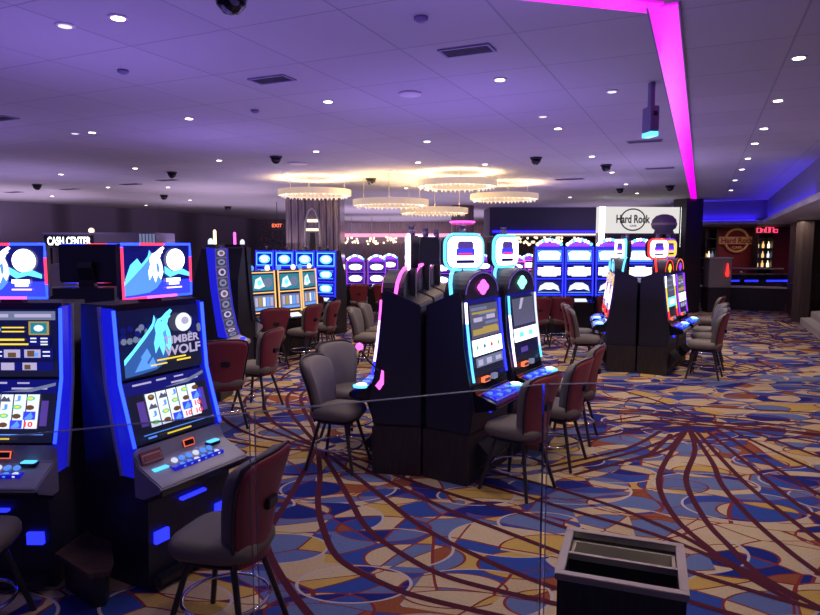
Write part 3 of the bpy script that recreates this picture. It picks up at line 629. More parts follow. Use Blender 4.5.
    k = MB(); k.add(*rp(rrect(.40, .31, .09), -.06, .05, 'charcoal')); tp = k.build('topper', t)
    k = MB(); k.add(*rp(rrect(.385, .295, .085), .0501, .056, sign))
    k.add(*rp(rrect(.20, .07, .02), .0562, .058, 'e_blue')); k.add(*rp([(p[0], p[1] + .06) for p in rrect(.17, .08, .03)], .0562, .058, 'e_violet')); k.add(*rp([(p[0], p[1] - .02) for p in rrect(.15, .02, .008)], .0581, .0595, 'e_red'))
    k.add(*rp([(p[0], p[1] - .09) for p in rrect(.2, .03, .014)], .0562, .058, 'e_bluedeep')); k.build('sign_face', tp)
    k = MB(); k.tube([R @ Vector((p[0], -.03, p[1])) for p in rrect(.41, .32, .095)], .018, edge, 8, True); k.build('sign_edge', tp)
    k = MB(); k.lathe([(.035, 0), (.035, .05), (.028, .052), (.028, .075), (.034, .08), (.034, .095)], (0, -.17, 2.242), 'purple_panel', 12); k.build('tower_light', t)
    if lever:
        k = MB(); k.tube([(.415, -.40, .98), (.43, -.50, 1.08), (.43, -.58, 1.19)], .010, 'charcoal', 8); lv = k.build('lever', t)
        k = MB(); k.lathe([(.004, -.035), (.02, -.03), (.033, -.012), (.036, 0), (.033, .012), (.02, .03), (.004, .035)], (.43, -.585, 1.21), 'e_pink', 14); k.build('knob', lv)
        k = MB(); k.prism([(-.44, .84), (-.40, .80), (-.36, .86), (-.36, .98), (-.38, .99), (-.395, .9)], .402, .41, 'e_pink'); k.build('side_light', t)
    return t
uR = Vector((math.sin(math.radians(33)), math.cos(math.radians(33)))); rR = math.radians(57)
uL = Vector((math.sin(math.radians(10)), math.cos(math.radians(10)))); rL = math.radians(-100)
P0 = Vector((.10, 5.76)); q = lambda u, s, P=P0: (P.x + u.x * s, P.y + u.y * s, 0)
GB = 'tower slot machines of the centre bank'
make_tower('nearest machine of the centre bank, with pink emblem and bright white reel window', q(uR, .46), rR, 'pay', ('e_cyan', 'e_cyan', 'e_white'), ('e_blue', 'e_blue', 'e_blue'), 'e_pink', 'e_violet', 'e_white', 'e_cyan', math.radians(-30), group=GB)
make_tower('second screen machine of the centre bank, with mint emblem and dark upper screen', q(uR, 1.37), rR, 'dark', ('e_pinkw', 'e_white', 'e_cyan'), ('e_cyan', 'e_soft', 'e_soft'), 'e_mint', 'e_violet', 'e_white', 'e_cyan', math.radians(-12), group=GB)
make_tower('near machine on the left of the centre bank, seen edge-on with a pink lever ball', q(uL, .46), rL, 'pay', ('e_blue', 'e_pinkw', 'e_pink'), None, 'e_pink', 'e_pink', 'e_white', 'e_pinkw', math.radians(12), True, GB)
make_tower('middle machine on the left of the centre bank, dark topper back to the viewer', q(uL, 1.37), rL, 'dark', ('e_blue', 'e_pinkw', 'e_pink'), None, 'e_pink', 'e_pink', 'e_white', 'e_pinkw', math.radians(-25), False, GB)
make_tower('farthest machine on the left of the centre bank, mostly hidden, pink glow', q(uL, 2.28), rL, 'pay', ('e_blue', 'e_pinkw', 'e_pink'), None, 'e_pink', 'e_pink', 'e_white', 'e_pinkw', 0, False, GB)
PR = Vector((3.80, 10.62)); GR = 'tower slot machines of the right bank'
uR2 = Vector((math.sin(math.radians(33)), math.cos(math.radians(33)))); uL2 = Vector((math.sin(math.radians(14)), math.cos(math.radians(14)))); rL2 = math.radians(-104)
YS = ('e_red', 'e_yellow', 'e_white')
make_tower('near machine on the right side of the right bank, with yellow and red light strips', q(uR2, .46, PR), rR, 'green', YS, YS, 'e_yellow', 'e_red', 'e_white', 'e_red', math.radians(-35), group=GR)
make_tower('second machine on the right side of the right bank, with a yellow topper', q(uR2, 1.37, PR), rR, 'pay', ('e_purple', 'e_purple', 'e_purple'), None, 'e_purple', 'e_orange', 'e_yellow', 'e_purple', math.radians(-20), group=GR)
make_tower('near machine on the left side of the right bank, edge-on with orange strip', q(uL2, .46, PR), rL2, 'pay', ('e_red', 'e_pinkw', 'e_gold'), None, 'e_cyan', 'e_cyan', 'e_white', 'e_cyan', 0, group=GR)
make_tower('second machine on the left side of the right bank, its topper a white glow', q(uL2, 1.37, PR), rL2, 'pay', ('e_red', 'e_pinkw', 'e_gold'), None, 'e_cyan', 'e_cyan', 'e_white', 'e_soft', math.radians(25), group=GR)
for PP, u1, u2, lb in ((P0, uR, uL, 'dark filler cabinet between the two rows of the centre bank'), (PR, uR2, uL2, 'dark filler cabinet between the two rows of the right bank')):
    a = PP + (u1 + u2) * .06; m_ = MB().slab([tuple(a), tuple(PP + u1 * 1.82 + Vector((-.03, .0))), tuple(PP + u2 * 1.82 + Vector((.03, 0)))], 0, 1.52, 'black').build('filler_cabinet'); tag(m_, lb, 'cabinet')
# ------------------------------------------------------------------ tall curved machine
def make_curved(label, loc, rz, top, side='e_bluesoft'):
    t = thing('slot_machine', label, 'slot machine', loc, rz, 'tall curved slot machines behind the pod'); t.scale = (.72, .72, 1)
    MB().box((-.33, -.30, 0), (.33, .28, .62), 'dark_side').build('base', t, .01)
    pf = [(-.46, .88), (-.40, 1.0), (-.33, 1.25), (-.28, 1.55), (-.255, 1.85), (-.25, 2.10)]
    MB().prism([(y + .03, z) for y, z in pf] + [(.0, 2.10), (.20, 1.6), (.26, .625), (-.42, .625)], -.30, .30, 'black').build('body', t)
    for s in (-1, 1):
        k = MB(); k.prism([(y - .015, z) for y, z in pf] + [(-.10, 2.12), (-.16, 1.55), (-.28, .9)], s * .31 - .02, s * .31 + .02, side); k.build('side_light', t)
    b = MB()
    for i in range(5):
        (y0, z0), (y1, z1) = pf[i], pf[i + 1]
        S = Scr((-.285, y0 - .002, z0), (.285, y0 - .002, z0), (-.285, y1 - .002, z1), 'e_symbol'); S.k = 1
        S.rects([(.06, .05, .94, .46), (.06, .54, .94, .95)], 'e_symdark'); S.disc(.5, .26, .32, .17, 'e_dim', 10); S.disc(.5, .75, .32, .17, 'e_lilac', 10); S.rects([(.36, .20, .64, .32)], 'e_symdark'); S.disc(.5, .75, .18, .1, ('e_brown', 'e_navy')[i % 2], 8)
        b.add(S.b.v, S.b.f, 'black'); b.m[-len(S.b.f):] = S.b.m
    b.build('screen', t)
    k = MB(); k.prism([(-.44, .88), (-.68, .80), (-.69, .76), (-.44, .66)], -.34, .34, 'console_grey'); k.build('console', t, .01)
    k = MB(); k.box((-.2, -.62, .82), (-.1, -.55, .85), 'e_blue'); k.box((.1, -.62, .82), (.2, -.55, .85), 'e_blue'); k.build('button_panel', t)
    k = MB(); k.box((-.22, -.24, 2.121), (.22, -.06, 2.16), 'charcoal'); k.lathe([(.03, 0), (.03, .18), (.015, .2)], (0, -.14, 2.16), top, 12); k.lathe([(.05, 0), (.05, .05), (.02, .08)], (-.20, -.14, 2.16), 'e_soft', 12); k.build('tower_light', t)
    return t
make_curved('tall curved slot machine with a column of symbols, right behind the howling wolf machine', (atY(209, 8.9), 8.9, 0), math.radians(84), 'e_warm')
make_curved('dark side of a tall slot machine with a pink lamp, left of the gold machines', (atY(232, 10.4), 10.4, 0), math.radians(160), 'e_pink', 'dark_side')
# ------------------------------------------------------------------ row machines farther back
def make_row(name, label, loc, rz, w, frame, screens, pic, top, group, body='dark_side', consz=.80):
    t = thing(name, label, 'slot machine', loc, rz, group)
    zt = screens[0][1] + .06; zb = screens[-1][0] - .06
    MB().box((-w / 2 + .01, -.25, 0), (w / 2 - .01, .32, consz - .07), 'black').build('base', t, .008)
    MB().prism([(-.20, consz - .068), (-.15, zt), (.02, zt), (.30, consz + .5), (.32, consz - .068)], -w / 2 + .006, w / 2 - .006, body).build('cabinet', t)
    yy = lambda z: -.20 + .05 * (z - consz) / (zt - consz) - .006
    for i, (z0, z1) in enumerate(screens):
        S = Scr((-w / 2 + .05, yy(z0) - .012, z0), (w / 2 - .05, yy(z0) - .012, z0), (-w / 2 + .05, yy(z1) - .012, z1), 'e_bluedeep', .002); pic(S, i); S.build('screen', t)
    for s in (-1, 1):
        k = MB(); k.tube([(s * (w / 2 - .028), yy(zb) - .012, zb), (s * (w / 2 - .028), yy(zt) - .012, zt)], .016, frame, 6); k.build('light_strip', t)
    for i, (z0, z1) in enumerate(screens):
        for z in ((z0 - .028, z1 + .028) if i == 0 else (z0 - .028,)): MB().tube([(-w / 2 + .04, yy(z) - .012, z), (w / 2 - .04, yy(z) - .012, z)], .011, frame, 6).build('screen_trim', t)
    k = MB(); k.prism([(-.19, consz + .10), (-.42, consz), (-.43, consz - .05), (-.20, consz - .065)], -w / 2 + .02, w / 2 - .02, 'black_gloss'); k.build('console', t, .01)
    k = MB(); k.prism([(-.26, consz + .072), (-.38, consz + .020), (-.38, consz + .034), (-.26, consz + .086)], -w * .22, w * .22, 'e_soft'); k.build('button_panel', t)
    if top == 'crown':
        k = MB()
        for j in range(9):
            a = -1 + j / 4; k.lathe([(.012, -.04), (.038, -.02), (.038, .02), (.012, .04)], (a * w * .40, -.14, zt + .055 + .11 * (1 - a * a)), ('e_white', 'e_pinkw', 'e_cyan')[j % 3], 8)
        k.prism([(-.16, zt + .001), (-.12, zt + .10), (-.06, zt + .10), (.0, zt + .001)], -w * .36, w * .36, 'e_purple'); k.build('crown', t)
    elif top == 'lamp':
        for s in (-1, 1):
            k = MB(); k.lathe([(.03, .001), (.045, .03), (.045, .07), (.02, .10)], (s * w * .3, -.08, zt), 'e_sky' if s < 0 else 'e_warm', 10); k.build('lamp', t)
    elif top == 'stub':
        k = MB(); k.lathe([(.03, .001), (.03, .08), (.02, .11)], (0, -.08, zt), 'purple_panel', 10); k.build('tower_light', t)
    elif top == 'dome':
        k = MB(); k.lathe([(.03, .001), (.04, .32)], (0, -.08, zt), 'charcoal', 10); k.lathe([(.16, .18), (.25, .20), (.22, .28), (.29, .33), (.31, .42), (.29, .54), (.20, .64), (.08, .68)], (0, -.08, zt + .14), 'purple_panel', 24); k.lathe([(.312, .40), (.318, .43), (.312, .46)], (0, -.08, zt + .14), 'label_pale', 24); k.build('dome_topper', t)
    return t
def pic_blue(S, i):
    S.rects([(.04, .06, .96, .94)], 'e_bluesoft'); S.disc(.5, .5, .36, .34, 'e_cyan', 18); S.disc(.5, .52, .26, .22, 'e_white', 16); S.rects([(.2, .44, .8, .50)], 'e_bluedeep')
    if i: S.rects([(.06, .80, .94, .86), (.06, .70, .94, .74), (.06, .12, .94, .2)], 'e_sky')
    else: S.frame('e_cyan', .035)
def pic_white(S, i):
    if i == 0: S.rects([(.02, .04, .98, .96)], 'e_sky'); S.poly([(.12, .2), (.06, .7), (.2, .86), (.8, .86), (.94, .7), (.88, .2)], ('e_white', 'e_cyan')[i]); S.disc(.5, .52, .3, .24, 'e_white', 14)
    elif i == 1: S.rects([(.05, .2, .95, .8)], 'e_white'); S.rects([(.28, .70, .7, .92), (.2, .08, .8, .2)], 'e_soft'); S.rects([(.12, .52, .32, .58), (.6, .52, .86, .58), (.36, .36, .64, .42)], 'e_purple'); S.rects([(.05, .62, .12, .74), (.88, .62, .95, .74)], 'e_red')
    else: S.poly([(.08, .2), (.14, .6), (.36, .85), (.64, .85), (.86, .6), (.92, .2), (.7, .35), (.3, .35)], 'e_soft'); S.disc(.5, .52, .22, .2, 'e_white', 12); S.rects([(.05, .06, .95, .14)], 'e_sky')
def pic_gold(S, i):
    if i == 0: S.rects([(.03, .04, .97, .96)], 'e_teal'); S.poly([(.08, .2), (.16, .7), (.4, .86), (.5, .5), (.62, .3), (.3, .14)], 'e_soft'); S.disc(.72, .5, .2, .3, 'e_dim', 10); S.disc(.33, .5, .1, .16, 'e_cyan', 10)
    else:
        S.rects([(.03, .04, .97, .96)], 'e_dim'); [S.rects([(.1 + .17 * c, .3, .22 + .17 * c, .85)], ('e_lilac', 'e_goldscr', 'e_soft', 'e_sky', 'e_lilac')[c]) for c in range(5)]; S.rects([(.08, .08, .92, .2)], 'e_sky')
def pic_far(S, i):
    S.rects([(.04, .1, .96, .9)], 'e_violet'); S.disc(.5, .5, .40, .34, 'e_white', 14); S.rects([(.1, .42, .9, .62)], 'e_white'); S.rects([(.2, .2, .8, .3)], 'e_pinkw')
GGo = 'gold framed slot machines on the left'
dg = Vector((math.cos(math.radians(42)), math.sin(math.radians(42))))
for i, lb in enumerate(('leftmost gold framed slot machine with two screens', 'middle gold framed slot machine with two screens', 'right-hand gold framed slot machine, nearest the blue row')):
    x, y, a = ((-2.88, 12.04, 50), (-2.48, 12.54, 51), (-2.24, 13.2, 68))[i]
    make_row('slot_machine', lb, (x, y, 0), math.radians(a), .60, 'e_gold', [(1.29, 1.61), (.92, 1.22)], pic_gold, 'lamp', GGo, consz=.76)
dd = Vector((math.cos(math.radians(-24)), math.sin(math.radians(-24))))
for i, lb in enumerate(('first blue slot machine at the right end of the blue row beside the column', 'second blue slot machine from the right end of the blue row', 'third blue slot machine from the right, rising behind the gold machines', 'fourth blue slot machine, at the left end of the blue row behind the gold ones')):
    p = Vector((atY(330, 15.6), 15.6)) - dd * (.60 * i)
    make_row('slot_machine', lb, (p.x, p.y, 0), math.radians(-24), .58, 'e_blue', [(1.64, 1.96), (1.30, 1.58), (.96, 1.25)], pic_blue, 'stub', 'blue slot machines beside the column', consz=.80)
for i, lb in enumerate(('left machine of the bright blue row behind the right bank, under a white crown', 'middle machine of the bright blue row behind the right bank, white top sign', 'bright blue row machine just left of the dark right bank', 'bright slot machine seen over the top of the dark right bank', 'slot machine with a purple dome topper, below the large white wall sign')):
    px = (549, 579, 609.5, 640, 661)[i]; Y = (15.2, 15.2, 15.2, 15.2, 14.3)[i]
    make_row('slot_machine', lb, (atY(px, Y) + (.02 if i == 4 else 0), Y + .18, 0), 0, .70, 'e_blue', [(1.74, 2.05), (1.38, 1.68), (1.00, 1.31)], pic_white, 'dome' if i == 4 else 'crown', 'bright blue slot machines behind the right bank', consz=.80) if i < 4 else make_row('slot_machine', lb, (6.48, 16.6, 0), math.radians(20), .60, 'e_purple', [(1.74, 2.05), (1.38, 1.68)], pic_white, 'dome', None)
for (px, Y, lb) in ((356, 21, 'far white and purple slot machine just right of the blue row'), (377, 21, 'far white and purple slot machine left of the centre bank'), (390, 23.5, 'far slot machine peeping past the left edge of the centre bank'), (441, 20, 'far slot machine glimpsed between the centre bank toppers'), (483, 22, 'far slot machine glimpsed between the two white toppers'), (515, 21, 'far pale slot machine right of the second white topper'), (528, 23, 'far pink lit slot machine left of the bright blue row')):
    make_row('slot_machine', lb, (atY(px, Y), Y, 0), 0, .62, 'e_purple' if px < 500 else 'e_pink', [(1.30, 1.58), (.92, 1.22)], pic_far, 'crown', 'far slot machines at the back of the hall')
# ------------------------------------------------------------------ chairs in their places
def chp(px, y, fx, fy, label, z=.645):                          # by the centre of the seat
    X, Y = onz(px, y, z); chair(X, Y, fx, fy, label)
chair(-1.02, 3.38, -.96, .28, 'nearest chair, olive grey seat and burgundy back, at the howling wolf machine')
chair(-2.42, 3.32, -.15, 1, 'chair at the left picture edge, only its seat corner showing below the paytable machine')
chair(-2.20, 7.50, -.30, .95, 'burgundy backed chair just right of the howling wolf machine, back to the viewer')
chair(-2.02, 8.32, -.95, .3, 'burgundy backed chair seen side-on, behind the one next to the howling wolf machine')
chair(-.70, 6.10, .95, -.30, 'nearest chair on the left of the centre bank, turned side-on toward the machine')
chair(-.66, 6.92, .72, -.69, 'second chair on the left of the centre bank, its wide grey backrest facing the viewer')
chair(-.75, 11.1, .96, -.2, 'nearer of two grey chairs beyond the left side of the centre bank')
chair(-.62, 11.9, .96, -.2, 'farther of two grey chairs beyond the left side of the centre bank')
chair(.95, 5.50, -.74, .67, 'nearest chair on the right of the centre bank, seen through the glass panel')
chair(1.44, 6.20, -.84, .54, 'second chair on the right of the centre bank, burgundy shell turned outward')
chair(1.80, 6.98, -.90, .42, 'third chair on the right of the centre bank, grey top showing behind the second')
chair(3.0, 10.85, .97, -.22, 'nearest chair on the left of the right bank, facing the dark bank')
chair(3.12, 11.7, .95, -.3, 'second chair on the left of the right bank, grey backrest showing behind the first')
chair(4.78, 10.25, -.85, .53, 'nearest chair on the right of the right bank, burgundy side turned outward')
chair(5.2, 11.1, -.96, .25, 'second chair on the right of the right bank, behind the nearest one')
chair(5.6, 11.95, -.96, .25, 'third chair from the front on the right of the right bank')
chair(6.3, 13.5, -.9, .5, 'farthest chair on the right of the right bank, near the bar wall')
chair(-2.45, 11.2, -.5, .87, 'chair in front of the leftmost gold framed machine, burgundy back to the viewer')
chair(-1.98, 11.75, -.9, .45, 'chair in front of the middle gold framed machine, seen from behind')
chair(-1.72, 12.5, -.95, .3, 'chair right of the gold framed machines, seen side-on')
chair(-2.05, 14.2, .35, .94, 'chair pushed up to the blue machines beside the column')
chair(2.72, 13.6, 0, 1, 'burgundy backed chair at the left machine of the bright blue row')
chair(3.22, 13.7, .1, 1, 'burgundy backed chair at the middle machine of the bright blue row')
chair(4.35, 14.2, 0, 1, 'chair at the bright blue row just left of the dark right bank')
chair(-1.45, 18.0, -.1, 1, 'far burgundy chair left of the centre bank at the white and purple machines')
chair(-.75, 18.0, .1, 1, 'far burgundy chair touching the left outline of the centre bank')
# ------------------------------------------------------------------ bin
BZ = .80
t = thing('waste_bin', 'dark wood waste bin with steel framed double opening in the right foreground', 'bin', (.92, 2.66, 0), math.radians(-20))
bw, bd, fr = .258, .232, .035
k = MB(); k.box((-bw + .01, -bd + .01, .03), (bw - .01, -bd + .035, BZ - .03), 'wood_bin'); k.box((-bw + .01, bd - .035, .03), (bw - .01, bd - .01, BZ - .03), 'wood_bin')
k.box((-bw + .01, -bd + .035, .03), (-bw + .035, bd - .035, BZ - .03), 'wood_bin'); k.box((bw - .035, -bd + .035, .03), (bw - .01, bd - .035, BZ - .03), 'wood_bin'); k.box((-bw + .035, -bd + .035, .03), (bw - .035, bd - .035, .06), 'wood_bin'); k.build('body', t)
k = MB(); k.box((-bw, -bd, BZ - .03), (bw, -bd + fr, BZ), 'steel'); k.box((-bw, bd - fr, BZ - .03), (bw, bd, BZ), 'steel'); k.box((-bw, -bd + fr, BZ - .03), (-bw + fr, bd - fr, BZ), 'steel'); k.box((bw - fr, -bd + fr, BZ - .03), (bw, bd - fr, BZ), 'steel'); k.build('rim', t, .003)
k = MB(); k.box((-bw + fr, -.03, BZ - .03), (bw - fr, -.012, BZ - .002), 'steel'); k.build('divider', t)
k = MB(); k.box((-bw + .036, -.008, .30), (bw - .036, .002, BZ - .03), 'black'); k.box((-bw + .036, bd - .05, .30), (bw - .036, bd - .036, BZ - .045), 'bin_inside'); k.box((bw - .05, .03, .3), (bw - .036, bd - .05, BZ - .045), 'bin_inside'); k.box((-bw + .036, .03, .3), (-bw + .05, bd - .05, BZ - .045), 'bin_inside'); k.box((-bw + .05, .03, .3), (bw - .05, bd - .05, .31), 'black'); k.build('liner', t)
k = MB(); k.box((-bw + .03, -bd + .03, .0), (bw - .03, bd - .03, .03), 'black'); k.build('foot_plinth', t)
# ------------------------------------------------------------------ ring chandeliers
RL = ['ring chandelier in front of the patterned column, far left of the five', 'lowest hanging ring chandelier left of centre, second from the left', 'small looking ring chandelier in the middle, hanging lowest of the five', 'nearest and highest ring chandelier, right of the middle one', 'rightmost of the five ring chandeliers']
def ring(i, px, py, wpx, r=.80):
    Y = 640 * 2 * r / wpx; X = atY(px, Y); z = zat(py, Y)
    t = thing('ring_chandelier', RL[i], 'chandelier', (X, Y, z), 0, 'ring chandeliers')
    n = 48
    def hoop(r0, r1, z0, z1, m):
        k = MB(); pr = [(r0, z0), (r1, z0), (r1, z1), (r0, z1)]; vs = []; fs = []
        for a in range(n):
            c, s_ = math.cos(2 * PI * a / n), math.sin(2 * PI * a / n); vs += [(p[0] * c, p[0] * s_, p[1]) for p in pr]
        for a in range(n):
            b = (a + 1) % n
            for e in range(4): fs.append((a * 4 + e, a * 4 + (e + 1) % 4, b * 4 + (e + 1) % 4, b * 4 + e))
        return k.add(vs, fs[::1], m)
    hoop(r - .02, r, -.06, .065, 'ring_band').build('band', t)
    hoop(r - .19, r - .021, -.025, -.005, 'e_ring').build('diffuser', t)
    hoop(r - .15, r - .05, .05, .065, 'e_ringup').build('uplight', t)
    hoop(r - .21, r - .19, -.06, .065, 'ring_band').build('inner_band', t)
    k = MB(); rnd = random.Random(i)
    for a in range(44):
        A = 2 * PI * a / 44; R = r - .04 - .13 * rnd.random(); k.lathe([(.006, -.05), (.022, -.02), (.018, .02), (.005, .03)], (R * math.cos(A), R * math.sin(A), -.065), 'crystal', 6)
    k.build('crystals', t)['kind'] = 'stuff'
    for a in range(3):
        A = 2 * PI * a / 3 + .5; MB().tube([((r - .1) * math.cos(A), (r - .1) * math.sin(A), .066), ((r - .1) * math.cos(A), (r - .1) * math.sin(A), CZ - z)], .006, 'steel', 6).build('hanging_rod', t)
m_ = mat('ring_band', (.60, .52, .44), .3, .3); m_.node_tree.nodes['Principled BSDF'].inputs['Emission Color'].default_value = (1, .74, .42, 1); m_.node_tree.nodes['Principled BSDF'].inputs['Emission Strength'].default_value = .38; m_ = mat('crystal', (.8, .76, .7), .1, .0); m_.node_tree.nodes['Principled BSDF'].inputs['Emission Color'].default_value = (1, .8, .5, 1); m_.node_tree.nodes['Principled BSDF'].inputs['Emission Strength'].default_value = .35
for i, a in enumerate(((316, 193, 72), (391, 203, 75), (434, 211, 67), (457, 184, 78), (503, 197, 67))): ring(i, *a)
# ------------------------------------------------------------------ columns
X, Y = atY(317, 19.2), 19.2
t = thing('column', 'broad mirrored bronze column with striped panels behind the blue machines', 'column', (X, Y, 0), 0)
k = MB(); k.slab(rrect(1.56, 1.56, .12), 0, CZ - .002, 'bronze'); k.build('shaft', t)
for j in range(7):
    x = -.60 + j * .2
    if j in (3,): continue
    MB().box((x - .012, -.80, .0), (x + .012, -.781, CZ - .003), 'charcoal').build('reveal_strip', t)
k = MB(); k.tube([(-.22, -.80, 2.1), (-.2, -.80, 2.8), (-.1, -.80, 3.1), (0, -.80, 3.2), (.1, -.80, 3.1), (.2, -.80, 2.8), (.22, -.80, 2.1)], .03, 'silver', 6); k.box((-.2, -.80, 2.55), (.2, -.782, 2.62), 'e_warm'); k.box((-.14, -.80, 2.80), (.16, -.782, 2.88), 'e_warm'); k.box((-.07, -.80, 1.9), (.08, -.782, 2.5), 'charcoal'); k.build('mirror_ornament', t)
t = thing('column', 'dark round column with a pink light ring, behind the nearest white topper', 'column', (atY(462, 24), 24, 0))
MB().lathe([(.42, 0), (.42, CZ - .003)], (0, 0, 0), 'bronze', 28).build('shaft', t); k = MB(); k.tube([(.445 * math.cos(2 * PI * i / 32), .445 * math.sin(2 * PI * i / 32), 3.0) for i in range(32)], .035, 'e_pink', 8, True); k.build('light_ring', t)
# ------------------------------------------------------------------ exit sign, hung from the ceiling
Y = 22; x, z = atY(278, Y), zat(225.5, Y)
t = thing('exit_sign', 'red lit EXIT sign hanging left of the bronze column', 'sign', (x, Y, z))
MB().box((-.22, 0, -.09), (.22, .06, .09), 'black').build('housing', t); k = MB(); k.text('EXIT', (0, -.004, 0), (1, 0, 0), (0, 0, 1), .12, 'e_orange', .34); k.build('lettering', t); MB().tube([(0, .03, .09), (0, .03, CZ - z)], .012, 'charcoal', 6).build('hanging_rod', t)
# ------------------------------------------------------------------ cash counter at the left
Y = 14.5; xa, xb = atY(44, Y), atY(157, Y); z0, z1 = zat(248, Y), zat(232.5, Y)
t = thing('cash_counter', 'cashier counter with a pale purple canopy and a lit sign at the left wall', 'counter', ((xa + xb) / 2, Y, 0)); hw_ = (xb - xa) / 2
MB().box((-hw_, 0, z0), (hw_, 1.2, z1), 'purple_panel').build('canopy', t, .01)
k = MB(); k.text('CASH CENTER', (-hw_ + .62, -.02, zat(241.0, Y)), (1, 0, 0), (0, 0, 1), .19, 'e_white', .98); k.build('sign_lettering', t)
MB().box((-hw_ + .06, -.012, zat(246.6, Y)), (-hw_ + 1.17, -.001, zat(235.5, Y)), 'charcoal').build('sign_board', t)
k = MB(); [k.box((hw_ - .36 + i * .075, -.02, z0 + .08), (hw_ - .315 + i * .075, -.001, z1 - .03), 'e_dim') for i in range(5)]; k.build('grille', t)
MB().box((-hw_, .1, 0), (hw_, 1.0, 1.05), 'wood_dark').build('counter_body', t); MB().box((-hw_ - .05, 0, 1.051), (hw_ + .05, 1.05, 1.1), 'charcoal').build('worktop', t); MB().box((-hw_, 1.01, 1.101), (hw_, 1.15, z0 - .001), 'black').build('back_panel', t)
for s in (-1, 1): MB().box((s * (hw_ - .06) - .05, .1, 1.101), (s * (hw_ - .06) + .05, .2, z0 - .001), 'charcoal').build('post', t)
k = MB(); k.lathe([(.03, 0), (.06, .02), (.06, .08), (.02, .11)], (atY(87, Y) - (xa + xb) / 2, .3, z1), 'e_warm', 12); k.build('lamp', t)
for (px, py0, py1, w_, lb, m1) in ((63, 264, 286, .50, 'plain purple box unit below the lit cashier sign', 'purple_panel'),):
    Y2 = 12.5; x = atY(px, Y2); z_ = zat(py0, Y2); tag(MB().box((x - w_ / 2, Y2, 0), (x + w_ / 2, Y2 + .5, z_), m1).build('cabinet', None, .015), lb, 'cabinet')
# a machine with a triangular topper behind the left-edge machine
t = make_row('slot_machine', 'slot machine with a purple tilted topper at the far left, above the paytable machine', (atY(3, 9.5), 9.5, 0), math.radians(20), .62, 'e_purple', [(1.68, 1.96), (1.25, 1.6)], pic_far, 'stub', None)
# ------------------------------------------------------------------ wall sign over the right bank
a = Vector((atY(598, 20.0), 20.0)); b = Vector((atY(682, 20.4), 20.4)); d = (b - a).normalized(); ang = math.atan2(d.y, d.x); L_ = (b - a).length
t = thing('wall_sign', 'large white lit wall sign with a round logo, above the right bank', 'sign', (a.x, a.y, 0), ang); zb_, zt_ = zat(233, 20), zat(206.5, 20)
MB().box((0, 0, zb_), (L_, .25, min(zt_, CZ - .01)), 'e_sign').build('panel', t)
cx_, cz_ = atY(633, 20) - a.x, zat(219.5, 20)
k = MB(); n = 40; k.tube([(cx_ + .40 * math.cos(2 * PI * i / n), -.012, cz_ + .33 * math.sin(2 * PI * i / n)) for i in range(n)], .022, 'sign_ink', 6, True); k.build('logo_ring', t)
k = MB(); k.text('Hard Rock', (cx_, -.03, cz_ + .02), (1, 0, 0), (0, 0, 1), .26, 'sign_ink', 1.12); k.text('CAFE', (cx_, -.03, cz_ - .19), (1, 0, 0), (0, 0, 1), .06, 'sign_ink', .22); k.build('logo_lettering', t)
for s, x in (('l', .07), ('r', L_ - .07)):
    MB().box((x - .08, -.06, zat(247, 20)), (x + .08, -.001, min(zt_, CZ - .01)), 'e_white').build('edge_light', t)
MB().box((.2, .06, 1.4), (L_ - .2, .2, zb_ - .02), 'soffit_dark').build('back_panel', t)
for x in (.07, L_ - .07): MB().box((x - .10, 0, 0), (x + .10, .2, zb_ - .001), 'white_paint').build('post', t)
# dark blue bulkhead and warm bar lights at the back
k = MB().box((atY(489, 25), 25, 2.50), (atY(598, 25), 27, CZ - .002), 'soffit_dark'); struct(k.build('trim_3'))
tag(MB().box((atY(492, 25), 24.93, 2.64), (atY(597, 25), 24.99, 2.70), 'e_cove').build('cove_light'), 'blue light line under the dark bulkhead behind the bright blue row', 'light strip')
rnd = random.Random(11)
for i, (px, py, Y) in enumerate(((507, 240, 30), (522, 241, 30), (540, 240, 28), (556, 239, 28), (574, 241, 28), (352, 240, 34), (372, 241, 34), (390, 240, 34))):
    x, z = atY(px, Y), zat(py, Y); t = thing('bar_pendant', 'warm sparkling pendant light at the back, ' + ('far left', 'left', 'just above the left bright blue machine', 'above the middle bright blue machine', 'above and right of the middle bright blue machine', 'right beside the bronze column', 'between column and centre bank', 'touching the outline of the nearest left topper')[i], 'pendant light', (x, Y, z), 0, 'warm pendant lights at the back')
    k = MB()
    for j in range(14): k.lathe([(.01, -.06), (.05, -.03), (.05, .03), (.01, .06)], ((rnd.random() - .5) * .7, (rnd.random() - .5) * .5, (rnd.random() - .5) * .34), 'e_warm', 6)
    k.build('bulbs', t)['kind'] = 'stuff'; MB().tube([(0, 0, .1), (0, 0, CZ - z)], .012, 'steel', 6).build('cord', t)
Y = 40.8; tag(MB().box((atY(345, Y), Y, zat(237, Y)), (atY(480, Y), Y + .19, zat(233.5, Y)), 'e_barline').build('light_band'), 'long pink light band on the bulkhead at the very back', 'light strip')  # pink band set against the partition face, not hanging
tag(MB().box((atY(500, 25), 24.9, 2.53), (atY(596, 25), 24.99, 2.58), 'e_warm').build('light_band'), 'thin warm light line under the dark bulkhead at the back right', 'light strip')
tag(MB().box((atY(345, 41), 41, 0), (atY(600, 41), 41.3, CZ - .01), 'bronze').build('bar_partition'), 'dim bronze bar partition across the far back of the hall', 'partition')
